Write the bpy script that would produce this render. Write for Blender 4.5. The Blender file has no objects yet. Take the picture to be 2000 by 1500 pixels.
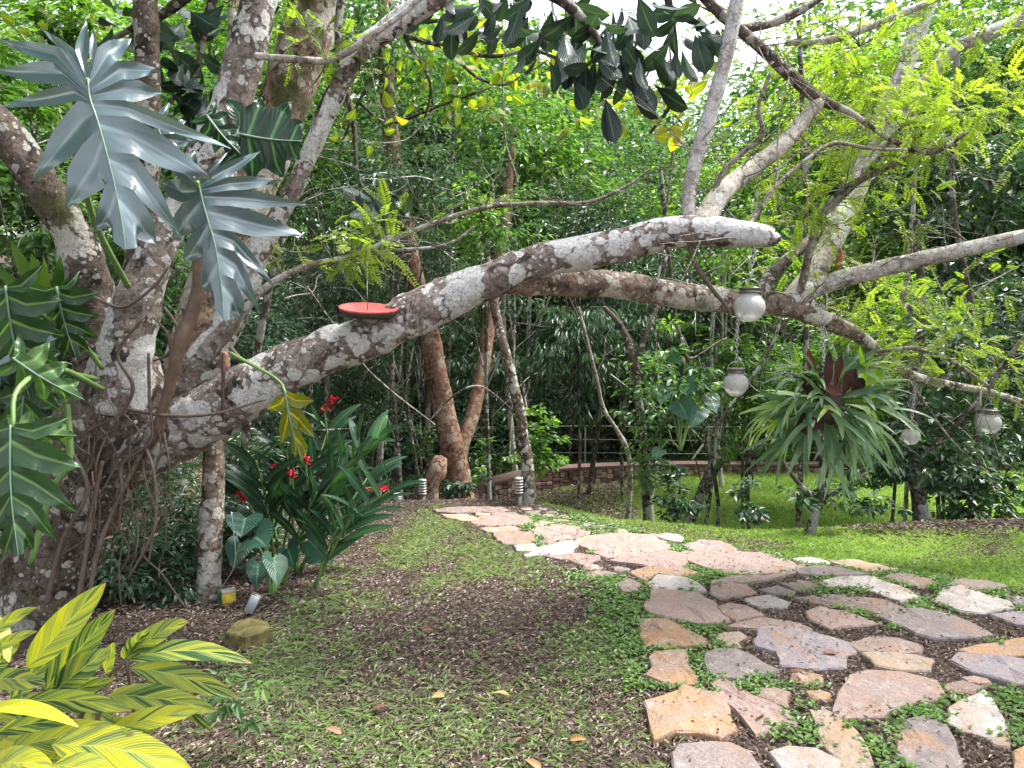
import bpy, math, random
import numpy as np
from mathutils import Vector, noise as mnoise

sc = bpy.context.scene
COL = sc.collection
rad = math.radians

# ------------------------------------------------------------------ camera, sky, sun, exposure
CAM = np.array([0.0, 0.0, 1.6])
FPX, CX, CY = 1500.0, 1000.0, 750.0
PITCH = math.atan((CY - 640.0) / FPX)
cam_d = bpy.data.cameras.new('camera')
cam_d.sensor_width = 36.0
cam_d.lens = 27.0
cam_d.clip_start = 0.05
cam_d.clip_end = 500.0
cam = bpy.data.objects.new('camera', cam_d)
COL.objects.link(cam)
cam.location = CAM
cam.rotation_euler = (rad(90) - PITCH, 0, 0)
sc.camera = cam

SUN_EL, SUN_AZ = rad(60), rad(72)          # azimuth measured from +Y towards +X
world = bpy.data.worlds.new('World')
sc.world = world
world.use_nodes = True
wn, wl = world.node_tree.nodes, world.node_tree.links
wn.clear()
w_out = wn.new('ShaderNodeOutputWorld')
w_bg = wn.new('ShaderNodeBackground')
w_sky = wn.new('ShaderNodeTexSky')
w_sky.sky_type = 'NISHITA'
w_sky.sun_disc = False
w_sky.sun_elevation = SUN_EL
w_sky.sun_rotation = SUN_AZ
w_sky.air_density = 1.0
w_sky.dust_density = 3.0
w_hs = wn.new('ShaderNodeHueSaturation')
w_hs.inputs['Saturation'].default_value = 0.30
wl.new(w_sky.outputs[0], w_hs.inputs['Color'])
wl.new(w_hs.outputs[0], w_bg.inputs['Color'])
w_bg.inputs['Strength'].default_value = 0.15
wl.new(w_bg.outputs[0], w_out.inputs['Surface'])

sun_d = bpy.data.lights.new('sun', 'SUN')
sun_d.energy = 2.8
sun_d.angle = rad(14)
sun_d.color = (1.0, 0.96, 0.9)
sun = bpy.data.objects.new('sun', sun_d)
COL.objects.link(sun)
sdir = Vector((math.sin(SUN_AZ) * math.cos(SUN_EL), math.cos(SUN_AZ) * math.cos(SUN_EL), math.sin(SUN_EL)))
sun.rotation_euler = sdir.to_track_quat('Z', 'Y').to_euler()
sun.location = (4, 4, 30)

sc.view_settings.view_transform = 'Standard'
sc.view_settings.look = 'None'
sc.view_settings.gamma = 1.0
sc.view_settings.use_curve_mapping = False
sc.view_settings.exposure = 1.78
sc.cycles.max_bounces = 8
sc.cycles.diffuse_bounces = 4
sc.cycles.glossy_bounces = 3
sc.cycles.transmission_bounces = 6
sc.cycles.caustics_reflective = False
sc.cycles.caustics_refractive = False

# ------------------------------------------------------------------ small maths
def P(px, py, Y):
    """point seen at photograph pixel (px, py), Y metres in front of the camera"""
    u, v = (px - CX) / FPX, -(py - CY) / FPX
    d = np.array([u, math.cos(PITCH) + v * math.sin(PITCH), -math.sin(PITCH) + v * math.cos(PITCH)])
    return CAM + d * (Y / d[1])

def unit(a):
    a = np.asarray(a, float)
    return a / np.maximum(np.linalg.norm(a, axis=-1, keepdims=True), 1e-9)

_tab = np.random.default_rng(5).random((256, 256))
def vnoise(x, y):
    x, y = np.asarray(x, float), np.asarray(y, float)
    xi, yi = np.floor(x).astype(int), np.floor(y).astype(int)
    fx, fy = x - xi, y - yi
    fx, fy = fx * fx * (3 - 2 * fx), fy * fy * (3 - 2 * fy)
    a, b = _tab[xi & 255, yi & 255], _tab[(xi + 1) & 255, yi & 255]
    c, d = _tab[xi & 255, (yi + 1) & 255], _tab[(xi + 1) & 255, (yi + 1) & 255]
    return (a * (1 - fx) + b * fx) * (1 - fy) + (c * (1 - fx) + d * fx) * fy
def fbm(x, y):
    return (vnoise(x, y) * 4 + vnoise(x * 2.1 + 7, y * 2.1 + 3) * 2 + vnoise(x * 4.3 + 1, y * 4.3 + 9)) / 7

def sstep(t):
    t = np.clip(t, 0, 1)
    return t * t * (3 - 2 * t)

def crest(x):
    return np.interp(x, [-6, -2, -0.5, 0.3, 1, 2, 4, 8], [7.5, 8.0, 8.3, 8.0, 6.7, 6.1, 5.9, 5.9])
def ground_z(x, y):
    x, y = np.asarray(x, float), np.asarray(y, float)
    t = np.maximum(0, y - 4.5)
    s = -0.09 * t * t / (t + 0.5)
    c = crest(x)
    s = np.maximum(s, -0.09 * (c + 3 - 4.5))
    L = np.interp(x, [-2, -0.5, 1], [-1.75, -1.6, -1.45])
    k = sstep((y - c) / np.interp(x, [-1, 1], [3.6, 4.4]))
    z = s * (1 - k) + L * k
    yr = np.interp(x, [-14, -5, -1, 2, 14], [9.5, 12, 15.5, 18.5, 17.5])
    far = np.maximum(0, y - yr)
    z = z + np.minimum(0.24 * far * far / (far + 2), 9)
    z = z + 0.16 * np.exp(-((x - 4.4) / 1.6) ** 2 - ((y - 6.75) / 0.55) ** 2)
    z = z + 0.03 * (fbm(x * 1.3 + 50, y * 1.3 + 50) - 0.5) + 0.012 * (vnoise(x * 6 + 9, y * 6) - 0.5)
    return z
def gz(x, y): return float(ground_z(x, y))
def G(px, py, h=0.0):
    """point where the view ray through (px, py) meets the ground raised by h"""
    Y = np.arange(1.6, 60, 0.02)
    u, v = (px - CX) / FPX, -(py - CY) / FPX
    d = np.array([u, math.cos(PITCH) + v * math.sin(PITCH), -math.sin(PITCH) + v * math.cos(PITCH)])
    pts = CAM + np.outer(Y / d[1], d)
    below = pts[:, 2] < ground_z(pts[:, 0], pts[:, 1]) + h
    i = int(np.argmax(below)) if below.any() else len(Y) - 1
    return pts[i]

# ------------------------------------------------------------------ mesh helpers
def build(name, V, FA, mat=None, parent=None, smooth=True, attr=None, uv=None, kind=None, org=None):
    """V (n,3); FA list of face index arrays of 3 or 4 columns; linked as ONE mesh object"""
    V = np.asarray(V, np.float32)
    if parent is not None:
        o3 = np.array(parent.get('_org', (0, 0, 0)), np.float32)
        V = V - o3
    elif org is not None:
        V = V - np.asarray(org, np.float32)
    me = bpy.data.meshes.new(name)
    FA = [np.asarray(f, np.int32) for f in FA if len(f)]
    me.vertices.add(len(V)); me.vertices.foreach_set('co', V.ravel())
    li = np.concatenate([f.ravel() for f in FA])
    tot = np.concatenate([np.full(len(f), f.shape[1], np.int32) for f in FA])
    me.loops.add(len(li)); me.loops.foreach_set('vertex_index', li)
    me.polygons.add(len(tot))
    me.polygons.foreach_set('loop_start', np.concatenate([[0], np.cumsum(tot)[:-1]]).astype(np.int32))
    try: me.polygons.foreach_set('loop_total', tot)
    except Exception: pass
    me.polygons.foreach_set('use_smooth', np.full(len(tot), smooth, bool))
    if uv is not None:
        l = me.uv_layers.new(name='UVMap')
        l.data.foreach_set('uv', np.asarray(uv, np.float32)[li].ravel())
    if attr is not None:
        for k, a in attr.items():
            at = me.attributes.new(k, 'FLOAT', 'POINT'); at.data.foreach_set('value', np.asarray(a, np.float32))
    me.update(calc_edges=True); me.validate(verbose=False)
    if mat is not None: me.materials.append(mat)
    o = bpy.data.objects.new(name, me)
    COL.objects.link(o)
    if parent is not None:
        o.parent = parent
        if parent.type == 'MESH': pass
    elif org is not None:
        o.location = org
    if parent is not None or org is not None:
        o['_org'] = tuple(float(t) for t in (parent['_org'] if parent is not None and '_org' in parent else (org if org is not None else (0, 0, 0))))
    if kind: o['kind'] = kind
    return o

def tag(o, label=None, cat=None, group=None, kind=None):
    if label: o['label'] = label
    if cat: o['category'] = cat
    if group: o['group'] = group
    if kind: o['kind'] = kind
    return o
def thing(name, loc, label, cat, group=None):
    o = bpy.data.objects.new(name, None)
    o.empty_display_size = 0.1
    COL.objects.link(o)
    o.location = tuple(float(t) for t in loc)
    o['_org'] = tuple(float(t) for t in loc)
    return tag(o, label, cat, group)
def copy_tree(root, loc, rz=0.0, scale=1.0, label=None):
    def cp(o, parent):
        c = o.copy(); COL.objects.link(c)
        if parent is not None: c.parent = parent
        for ch in o.children: cp(ch, c)
        return c
    r = cp(root, None)
    r.location = tuple(float(t) for t in loc); r.rotation_euler = (0, 0, rz); r.scale = (scale,) * 3
    if label: r['label'] = label
    return r

class Geo:
    def __init__(s): s.V = []; s.Q = []; s.T = []; s.n = 0; s.a = []; s.uv = []
    def add(s, V, Q=None, T=None, a=0.5, uv=None):
        V = np.asarray(V, float)
        s.V.append(V)
        if Q is not None and len(Q): s.Q.append(np.asarray(Q, int) + s.n)
        if T is not None and len(T): s.T.append(np.asarray(T, int) + s.n)
        s.a.append(np.full(len(V), a) if np.isscalar(a) else np.asarray(a))
        s.uv.append(np.zeros((len(V), 2)) if uv is None else np.asarray(uv))
        s.n += len(V)
        return s
    def out(s, name, mat, parent=None, smooth=True, kind=None, org=None, uv=False):
        FA = []
        if s.Q: FA.append(np.concatenate(s.Q))
        if s.T: FA.append(np.concatenate(s.T))
        return build(name, np.concatenate(s.V), FA, mat, parent, smooth, {'v': np.concatenate(s.a)},
                     np.concatenate(s.uv) if uv else None, kind, org)

def spline(pts, step):
    """Catmull-Rom through rows of pts, resampled about every `step` metres"""
    p = np.asarray(pts, float)
    if len(p) == 2: p = np.array([p[0], (p[0] + p[1]) / 2, p[1]])
    q = np.vstack([2 * p[0] - p[1], p, 2 * p[-1] - p[-2]])
    out = []
    for i in range(1, len(q) - 2):
        n = max(2, int(np.linalg.norm(q[i + 1, :3] - q[i, :3]) / step))
        t = np.linspace(0, 1, n, endpoint=False)[:, None]
        a, b, c, d = q[i - 1], q[i], q[i + 1], q[i + 2]
        out.append(0.5 * (2 * b + (c - a) * t + (2 * a - 5 * b + 4 * c - d) * t ** 2 + (3 * b - a - 3 * c + d) * t ** 3))
    out.append(q[-2][None])
    return np.vstack(out)

def tube(g, pr, sides=8, step=0.05, amp=0.0, freq=6.0, cap=True, a=0.5, seed=0.0):
    """pr rows of x, y, z, radius"""
    s = spline(pr, step)
    c, r = s[:, :3], np.maximum(s[:, 3], 0.0008)
    n = len(c)
    tan = unit(np.gradient(c, axis=0))
    ref = np.array([0.0, 0, 1]) if abs(tan[0, 2]) < 0.9 else np.array([1.0, 0, 0])
    N = np.zeros((n, 3))
    N[0] = unit(np.cross(tan[0], ref))
    for i in range(1, n):
        N[i] = unit(N[i - 1] - tan[i] * np.dot(N[i - 1], tan[i]))
    B = np.cross(tan, N)
    th = np.linspace(0, 2 * math.pi, sides, endpoint=False)
    ring = N[:, None] * np.cos(th)[None, :, None] + B[:, None] * np.sin(th)[None, :, None]
    R = np.repeat(r[:, None], sides, 1)
    if amp > 0:
        base = c[:, None] + ring * R[..., None]
        f = np.array([mnoise.noise(Vector(q * freq) + Vector((seed, seed, 0))) + 0.5 * mnoise.noise(Vector(q * freq * 2.7) + Vector((seed, 3, 0)))
                      for q in base.reshape(-1, 3)]).reshape(n, sides)
        R = R * (1 + amp * f)
    V = (c[:, None] + ring * R[..., None]).reshape(-1, 3)
    i = np.arange(n - 1)[:, None] * sides
    j = np.arange(sides)[None]
    k = (j + 1) % sides
    Q = np.stack([i + j, i + k, i + sides + k, i + sides + j], -1).reshape(-1, 4)
    T = []
    if cap:
        V = np.vstack([V, c[0] - tan[0] * r[0] * 0.2, c[-1] + tan[-1] * r[-1] * 0.3])
        e = n * sides
        T = [(e, (q + 1) % sides, q) for q in range(sides)] + [(e + 1, (n - 1) * sides + q, (n - 1) * sides + (q + 1) % sides) for q in range(sides)]
    g.add(V, Q, T, a)
def px_tube(g, rows, sides=10, step=0.03, amp=0.1, freq=6.0, seed=0.0, a=0.5):
    """rows of px, py, Y, radius in photograph pixels"""
    pr = [(*P(x, y, Y), r * Y / FPX) for x, y, Y, r in rows]
    tube(g, pr, sides, step, amp, freq, True, a, seed)
    return pr

def leaf_geo(pos, d, up, L, W, fold=0.15, oval=False, curl=0.12):
    """many small leaves at once: arrays of position, direction, up, length, width"""
    n = len(pos)
    d = unit(d); side = unit(np.cross(d, up)); nr = np.cross(side, d)
    L = np.broadcast_to(L, (n,))[:, None]; W = np.broadcast_to(W, (n,))[:, None]
    tip = pos + d * L - nr * L * curl
    if not oval:
        l = pos + d * L * 0.45 - side * W / 2 + nr * W * fold
        r = pos + d * L * 0.45 + side * W / 2 + nr * W * fold
        V = np.stack([pos, l, tip, r], 1).reshape(-1, 3)
        b = np.arange(n)[:, None] * 4
        T = np.concatenate([b + [0, 2, 1], b + [0, 3, 2]])
        return V, None, T, 4
    l1 = pos + d * L * 0.28 - side * W * 0.42 + nr * W * fold
    r1 = pos + d * L * 0.28 + side * W * 0.42 + nr * W * fold
    l2 = pos + d * L * 0.68 - side * W * 0.45 + nr * (W * fold - L * curl * 0.45)
    r2 = pos + d * L * 0.68 + side * W * 0.45 + nr * (W * fold - L * curl * 0.45)
    V = np.stack([pos, l1, l2, tip, r2, r1], 1).reshape(-1, 3)
    b = np.arange(n)[:, None] * 6
    Q = np.concatenate([b + [0, 3, 2, 1], b + [0, 5, 4, 3]])
    return V, Q, None, 6

def crown_geo(g, rng, c, R, nclus, nper, L, asp=0.5, spread=0.28, flat=0.45, droop=0.3, oval=False, core=2.2):
    """leaf clumps through an uneven ellipsoid; returns the clump centres"""
    c, R = np.asarray(c, float), np.asarray(R, float)
    d = unit(rng.normal(size=(nclus, 3)))
    kv = rng.normal(size=(5, 3)) * 2.2
    ph = rng.random(5) * 6.28
    lump = 1 + 0.16 * np.sin(d @ kv.T + ph).sum(1)
    r = rng.random(nclus) ** (1 / core)
    cc = c + d * (r * lump)[:, None] * R
    n = nclus * nper
    ci = np.repeat(np.arange(nclus), nper)
    sr = spread * R.mean() * (0.6 + 0.8 * rng.random(nclus))
    off = rng.normal(size=(n, 3)) * np.array([1, 1, flat]) * 0.6
    pos = cc[ci] + off * sr[ci][:, None]
    out = unit(off + 0.5 * d[ci] + rng.normal(size=(n, 3)) * 0.5)
    dr = unit(out * np.array([1, 1, 0.6]) - np.array([0, 0, droop]))
    up = unit(np.array([0, 0, 1.0]) + rng.normal(size=(n, 3)) * 0.45 + 0.35 * d[ci])
    Ls = L * (0.6 + 0.7 * rng.random(n))
    V, Q, T, k = leaf_geo(pos, dr, up, Ls, Ls * asp, oval=oval)
    tone = np.clip(0.5 + rng.normal(size=nclus) * 0.17, 0, 1)
    a = np.clip(tone[ci] + rng.normal(size=n) * 0.14, 0, 1)
    g.add(V, Q, T, np.repeat(a, k))
    return cc

def lathe(g, prof, c, sides=20, a=0.5):
    pr = np.asarray(prof, float)
    th = np.linspace(0, 2 * math.pi, sides, endpoint=False)
    V = np.stack([np.outer(pr[:, 0], np.cos(th)), np.outer(pr[:, 0], np.sin(th)), np.repeat(pr[:, 1][:, None], sides, 1)], -1).reshape(-1, 3) + np.asarray(c)
    i = np.arange(len(pr) - 1)[:, None] * sides; j = np.arange(sides)[None]; k = (j + 1) % sides
    Q = np.stack([i + j, i + k, i + sides + k, i + sides + j], -1).reshape(-1, 4)
    g.add(V, Q, None, a)

def boxg(g, c, s, R=None, a=0.5, bev=0.12):
    """box with chamfered edges: centre c, full sizes s, optional 3x3 rotation"""
    s = np.asarray(s, float) / 2
    b = min(s) * bev
    V = []; 
    for sz in (-1, 1):
        for q in (0, 1):
            zz = sz * (s[2] - (b if q == 0 else 0)); ins = 0 if q == 0 else b
            V += [(x * (s[0] - ins), y * (s[1] - ins), zz) for x, y in ((-1, -1), (1, -1), (1, 1), (-1, 1))]
    V = np.array(V)
    if R is not None: V = V @ np.asarray(R).T
    V = V + np.asarray(c)
    Q = [(4, 7, 6, 5), (12, 13, 14, 15)]
    for lo, hi in ((4, 0), (0, 8), (8, 12)):
        for q in range(4): Q.append((lo + q, lo + (q + 1) % 4, hi + (q + 1) % 4, hi + q))
    g.add(V, Q, None, a)

# ------------------------------------------------------------------ materials
def lin(r, g, b):
    f = lambda c: ((c / 255 + 0.055) / 1.055) ** 2.4 if c > 10 else c / 255 / 12.92
    return (f(r), f(g), f(b), 1)
def newmat(name):
    m = bpy.data.materials.new(name); m.use_nodes = True
    nt = m.node_tree; nt.nodes.clear()
    out = nt.nodes.new('ShaderNodeOutputMaterial')
    return m, nt, out
def N(nt, t, **kw):
    n = nt.nodes.new(t)
    for k, v in kw.items():
        if k in n.inputs: n.inputs[k].default_value = v
        else: setattr(n, k, v)
    return n
def ramp(nt, fac, stops, interp='LINEAR'):
    r = nt.nodes.new('ShaderNodeValToRGB')
    r.color_ramp.interpolation = interp
    e = r.color_ramp.elements
    while len(e) < len(stops): e.new(0.5)
    for x, (p, c) in zip(e, stops):
        x.position = p; x.color = c if len(c) == 4 else (*c, 1)
    nt.links.new(fac, r.inputs['Fac'])
    return r
def mix(nt, fac, a, b, mode='MIX'):
    m = nt.nodes.new('ShaderNodeMix'); m.data_type = 'RGBA'; m.blend_type = mode
    for s, v in ((m.inputs[0], fac), (m.inputs[6], a), (m.inputs[7], b)):
        if hasattr(v, 'links') or hasattr(v, 'is_output'): nt.links.new(v, s)
        else: s.default_value = v
    return m.outputs[2]

def leafmat(name, stops, rough=0.42, trans=0.35, tcol=None, spec=0.5, uvmode=None, coat=0.0, rib=0.35):
    """leaf colour varies from leaf to leaf by the attribute v; some light passes through"""
    m, nt, out = newmat(name)
    at = N(nt, 'ShaderNodeAttribute', attribute_name='v')
    tc = N(nt, 'ShaderNodeTexCoord')
    nz = N(nt, 'ShaderNodeTexNoise', Scale=9.0, Detail=3.0)
    nt.links.new(tc.outputs['Object'], nz.inputs['Vector'])
    ad = N(nt, 'ShaderNodeMath', operation='MULTIPLY_ADD')
    nt.links.new(nz.outputs['Fac'], ad.inputs[0]); ad.inputs[1].default_value = 0.30
    sb = N(nt, 'ShaderNodeMath', operation='SUBTRACT'); nt.links.new(at.outputs['Fac'], sb.inputs[0]); sb.inputs[1].default_value = 0.15
    nt.links.new(sb.outputs[0], ad.inputs[2])
    col = ramp(nt, ad.outputs[0], stops).outputs[0]
    bump = None
    if uvmode == 'vein':
        uv = N(nt, 'ShaderNodeUVMap'); sx = N(nt, 'ShaderNodeSeparateXYZ'); nt.links.new(uv.outputs[0], sx.inputs[0])
        ab = N(nt, 'ShaderNodeMath', operation='ABSOLUTE'); nt.links.new(sx.outputs[0], ab.inputs[0])
        r = ramp(nt, ab.outputs[0], [(0.0, (1, 1, 1)), (0.05, (0.6, 0.6, 0.6)), (0.11, (0, 0, 0))])
        col = mix(nt, r.outputs[0], col, (*[min(1, c * 1.5 + 0.01) for c in stops[-1][1][:3]], 1))
        # side veins as fine relief
        ma = N(nt, 'ShaderNodeMath', operation='MULTIPLY_ADD'); nt.links.new(ab.outputs[0], ma.inputs[0]); ma.inputs[1].default_value = -0.35; nt.links.new(sx.outputs[1], ma.inputs[2])
        sn = N(nt, 'ShaderNodeMath', operation='MULTIPLY'); nt.links.new(ma.outputs[0], sn.inputs[0]); sn.inputs[1].default_value = 70.0
        s2 = N(nt, 'ShaderNodeMath', operation='SINE'); nt.links.new(sn.outputs[0], s2.inputs[0])
        bp = N(nt, 'ShaderNodeBump', Strength=rib, Distance=0.003); nt.links.new(s2.outputs[0], bp.inputs['Height']); bump = bp
    pb = N(nt, 'ShaderNodeBsdfPrincipled', Roughness=rough)
    pb.inputs['Specular IOR Level'].default_value = spec
    if coat: pb.inputs['Coat Weight'].default_value = coat; pb.inputs['Coat Roughness'].default_value = 0.22
    nt.links.new(col, pb.inputs['Base Color'])
    if bump: nt.links.new(bump.outputs[0], pb.inputs['Normal'])
    tr = N(nt, 'ShaderNodeBsdfTranslucent')
    if tcol is None:
        tint = mix(nt, 1.0, col, (1.7, 1.9, 0.75, 1), 'MULTIPLY')
    else:
        tint = mix(nt, 0.5, col, tcol)
    nt.links.new(tint, tr.inputs['Color'])
    ms = N(nt, 'ShaderNodeMixShader'); ms.inputs[0].default_value = trans
    nt.links.new(pb.outputs[0], ms.inputs[1]); nt.links.new(tr.outputs[0], ms.inputs[2])
    nt.links.new(ms.outputs[0], out.inputs['Surface'])
    return m

def barkmat(name, dark, light, lichen=0.5, lcol=(0.62, 0.61, 0.58, 1), moss=0.0, scale=1.0, rings=0.0):
    """bark: mottled ground colour, fine dark cracks, round pale lichen blotches of several sizes"""
    m, nt, out = newmat(name)
    tc = N(nt, 'ShaderNodeTexCoord')
    def nz(s, d=4.0, r=0.6, dist=0.0, off=0.0):
        n = N(nt, 'ShaderNodeTexNoise', Scale=s * scale, Detail=d, Roughness=r, Distortion=dist)
        if off:
            a_ = N(nt, 'ShaderNodeVectorMath', operation='ADD'); nt.links.new(tc.outputs['Object'], a_.inputs[0]); a_.inputs[1].default_value = (off, off, off)
            nt.links.new(a_.outputs[0], n.inputs['Vector'])
        else: nt.links.new(tc.outputs['Object'], n.inputs['Vector'])
        return n.outputs['Fac']
    fine = nz(46, 6, 0.75)
    mid_ = nz(13, 5, 0.7, 0.5, 3.0)
    col = ramp(nt, fine, [(0.34, dark), (0.62, light)]).outputs[0]
    pale = tuple(min(1, c * 1.45) for c in light[:3]) + (1,)
    col = mix(nt, ramp(nt, mid_, [(0.46, (0, 0, 0)), (0.58, (0.7, 0.7, 0.7))]).outputs[0], col, pale)
    col = mix(nt, ramp(nt, nz(8, 6, 0.75, 0.8, 7.0), [(0.52, (0, 0, 0)), (0.60, (0.85, 0.85, 0.85))]).outputs[0], col, tuple(c * 0.35 for c in dark[:3]) + (1,))
    dn = N(nt, 'ShaderNodeTexNoise', Scale=20 * scale, Detail=4.0); nt.links.new(tc.outputs['Object'], dn.inputs['Vector'])
    wv = mix(nt, 0.05, tc.outputs['Object'], dn.outputs['Color'], 'ADD')
    mask = nz(3.4, 4, 0.6, 0.4, 11.0)
    lm = None
    for sc_, th, w in ((5.2, 0.33, 1.0), (11.0, 0.30, 1.0), (26.0, 0.30, 0.9)):
        v = N(nt, 'ShaderNodeTexVoronoi', Scale=sc_ * scale); nt.links.new(wv, v.inputs['Vector'])
        su = N(nt, 'ShaderNodeMath', operation='MULTIPLY_ADD'); nt.links.new(mask, su.inputs[0]); su.inputs[1].default_value = -1.5; nt.links.new(v.outputs['Distance'], su.inputs[2])
        base = th - 0.98 + 0.52 * lichen
        r = ramp(nt, su.outputs[0], [(max(0.0, base + 0.5) , (w, w, w)), (max(0.0, base + 0.5) + 0.05, (0, 0, 0))])
        a2 = N(nt, 'ShaderNodeMath', operation='ADD'); nt.links.new(su.outputs[0], a2.inputs[0]); a2.inputs[1].default_value = 0.5
        nt.links.new(a2.outputs[0], r.inputs['Fac'])
        lm = r.outputs[0] if lm is None else mix(nt, 1.0, lm, r.outputs[0], 'LIGHTEN')
    lc = mix(nt, ramp(nt, nz(70, 4, 0.7), [(0.42, (0, 0, 0)), (0.60, (0.8, 0.8, 0.8))]).outputs[0], lcol, tuple(c * 0.6 for c in lcol[:3]) + (1,))
    col = mix(nt, lm, col, lc)
    ve = N(nt, 'ShaderNodeTexVoronoi', Scale=15.0 * scale, feature='DISTANCE_TO_EDGE'); nt.links.new(mix(nt, 0.12, tc.outputs['Object'], dn.outputs['Color'], 'ADD'), ve.inputs['Vector'])
    ck = ramp(nt, ve.outputs['Distance'], [(0.0, (0.7, 0.7, 0.7)), (0.03, (0, 0, 0))]).outputs[0]
    ckm = mix(nt, 1.0, ck, ramp(nt, mid_, [(0.40, (0, 0, 0)), (0.55, (0.75, 0.75, 0.75))]).outputs[0], 'MULTIPLY')
    col = mix(nt, ckm, col, tuple(c * 0.3 for c in dark[:3]) + (1,))
    if moss > 0:
        mm = ramp(nt, nz(2.6, 5, 0.7), [(0.62 - 0.2 * moss, (0, 0, 0)), (0.72 - 0.2 * moss, (0.8, 0.8, 0.8))]).outputs[0]
        col = mix(nt, mm, col, (0.07, 0.085, 0.02, 1))
    pb = N(nt, 'ShaderNodeBsdfPrincipled', Roughness=0.85)
    pb.inputs['Specular IOR Level'].default_value = 0.25
    nt.links.new(col, pb.inputs['Base Color'])
    h = N(nt, 'ShaderNodeMath', operation='MULTIPLY_ADD'); nt.links.new(ckm, h.inputs[0]); h.inputs[1].default_value = -1.2; nt.links.new(fine, h.inputs[2])
    h2 = N(nt, 'ShaderNodeMath', operation='MULTIPLY_ADD'); nt.links.new(lm, h2.inputs[0]); h2.inputs[1].default_value = 0.35; nt.links.new(h.outputs[0], h2.inputs[2])
    bp = N(nt, 'ShaderNodeBump', Strength=0.9, Distance=0.012)
    nt.links.new(h2.outputs[0], bp.inputs['Height']); nt.links.new(bp.outputs[0], pb.inputs['Normal'])
    nt.links.new(pb.outputs[0], out.inputs['Surface'])
    return m

def plain(name, col, rough=0.6, metal=0.0, var=0.25, scale=25.0, bump=0.2, trans=0.0):
    m, nt, out = newmat(name)
    tc = N(nt, 'ShaderNodeTexCoord'); nz = N(nt, 'ShaderNodeTexNoise', Scale=scale, Detail=5.0, Roughness=0.65)
    nt.links.new(tc.outputs['Object'], nz.inputs['Vector'])
    c = ramp(nt, nz.outputs['Fac'], [(0.3, tuple(x * (1 - var) for x in col[:3])), (0.7, tuple(min(1, x * (1 + var)) for x in col[:3]))])
    pb = N(nt, 'ShaderNodeBsdfPrincipled', Roughness=rough, Metallic=metal)
    nt.links.new(c.outputs[0], pb.inputs['Base Color'])
    if trans: pb.inputs['Transmission Weight'].default_value = trans
    bp = N(nt, 'ShaderNodeBump', Strength=bump, Distance=0.004)
    nt.links.new(nz.outputs['Fac'], bp.inputs['Height']); nt.links.new(bp.outputs[0], pb.inputs['Normal'])
    nt.links.new(pb.outputs[0], out.inputs['Surface'])
    return m

M = {}
def g3(*c): return c
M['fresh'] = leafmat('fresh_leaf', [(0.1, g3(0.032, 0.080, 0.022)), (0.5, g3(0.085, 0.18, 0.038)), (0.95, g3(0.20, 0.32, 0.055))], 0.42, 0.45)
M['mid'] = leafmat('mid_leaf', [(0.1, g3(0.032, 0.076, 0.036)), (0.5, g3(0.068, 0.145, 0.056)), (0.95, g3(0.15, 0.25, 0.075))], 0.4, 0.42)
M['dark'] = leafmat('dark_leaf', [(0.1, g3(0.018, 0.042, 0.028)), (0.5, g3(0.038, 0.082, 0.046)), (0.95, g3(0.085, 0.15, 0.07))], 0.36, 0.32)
M['blue'] = leafmat('bluish_leaf', [(0.1, g3(0.024, 0.052, 0.038)), (0.5, g3(0.050, 0.100, 0.066)), (0.95, g3(0.11, 0.17, 0.10))], 0.36, 0.32)
M['yellow'] = leafmat('yellow_green_leaf', [(0.05, g3(0.07, 0.15, 0.02)), (0.5, g3(0.16, 0.27, 0.03)), (0.9, g3(0.30, 0.38, 0.035)), (1.0, g3(0.42, 0.28, 0.03))], 0.45, 0.5)
M['pinnate'] = leafmat('feathery_leaf', [(0.1, g3(0.09, 0.14, 0.025)), (0.5, g3(0.22, 0.30, 0.04)), (0.95, g3(0.42, 0.50, 0.06))], 0.45, 0.5)
M['broad'] = leafmat('broad_leaf', [(0.1, g3(0.014, 0.030, 0.026)), (0.5, g3(0.026, 0.058, 0.046)), (0.95, g3(0.06, 0.105, 0.07))], 0.33, 0.16, uvmode='vein')
M['broad_yellow'] = leafmat('yellowing_broad_leaf', [(0.05, g3(0.07, 0.13, 0.02)), (0.5, g3(0.17, 0.25, 0.025)), (0.85, g3(0.34, 0.36, 0.025)), (1.0, g3(0.45, 0.24, 0.03))], 0.45, 0.5, uvmode='vein')
M['lobed'] = leafmat('lobed_leaf', [(0.1, g3(0.036, 0.068, 0.080)), (0.5, g3(0.062, 0.108, 0.126)), (0.95, g3(0.115, 0.17, 0.19))], 0.34, 0.14, spec=1.0, uvmode='vein', coat=0.8, rib=0.05)  # blue grey base colour carries the sheen of reflected sky
M['lobed_green'] = leafmat('lobed_green_leaf', [(0.1, g3(0.02, 0.055, 0.02)), (0.5, g3(0.045, 0.11, 0.04)), (0.95, g3(0.11, 0.20, 0.05))], 0.38, 0.25, uvmode='vein', rib=0.08)
M['lobed_yellow'] = leafmat('lobed_yellow_leaf', [(0.1, g3(0.07, 0.13, 0.012)), (0.5, g3(0.20, 0.22, 0.015)), (0.95, g3(0.5, 0.30, 0.02))], 0.4, 0.4, uvmode='vein')
M['ginger'] = leafmat('ginger_leaf', [(0.1, g3(0.012, 0.036, 0.022)), (0.5, g3(0.026, 0.075, 0.038)), (0.95, g3(0.06, 0.16, 0.055))], 0.28, 0.25, uvmode='vein')
M['elephant'] = leafmat('elephant_ear_leaf', [(0.1, g3(0.02, 0.06, 0.045)), (0.5, g3(0.035, 0.10, 0.07)), (0.95, g3(0.07, 0.16, 0.10))], 0.4, 0.2, uvmode='vein')
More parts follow.
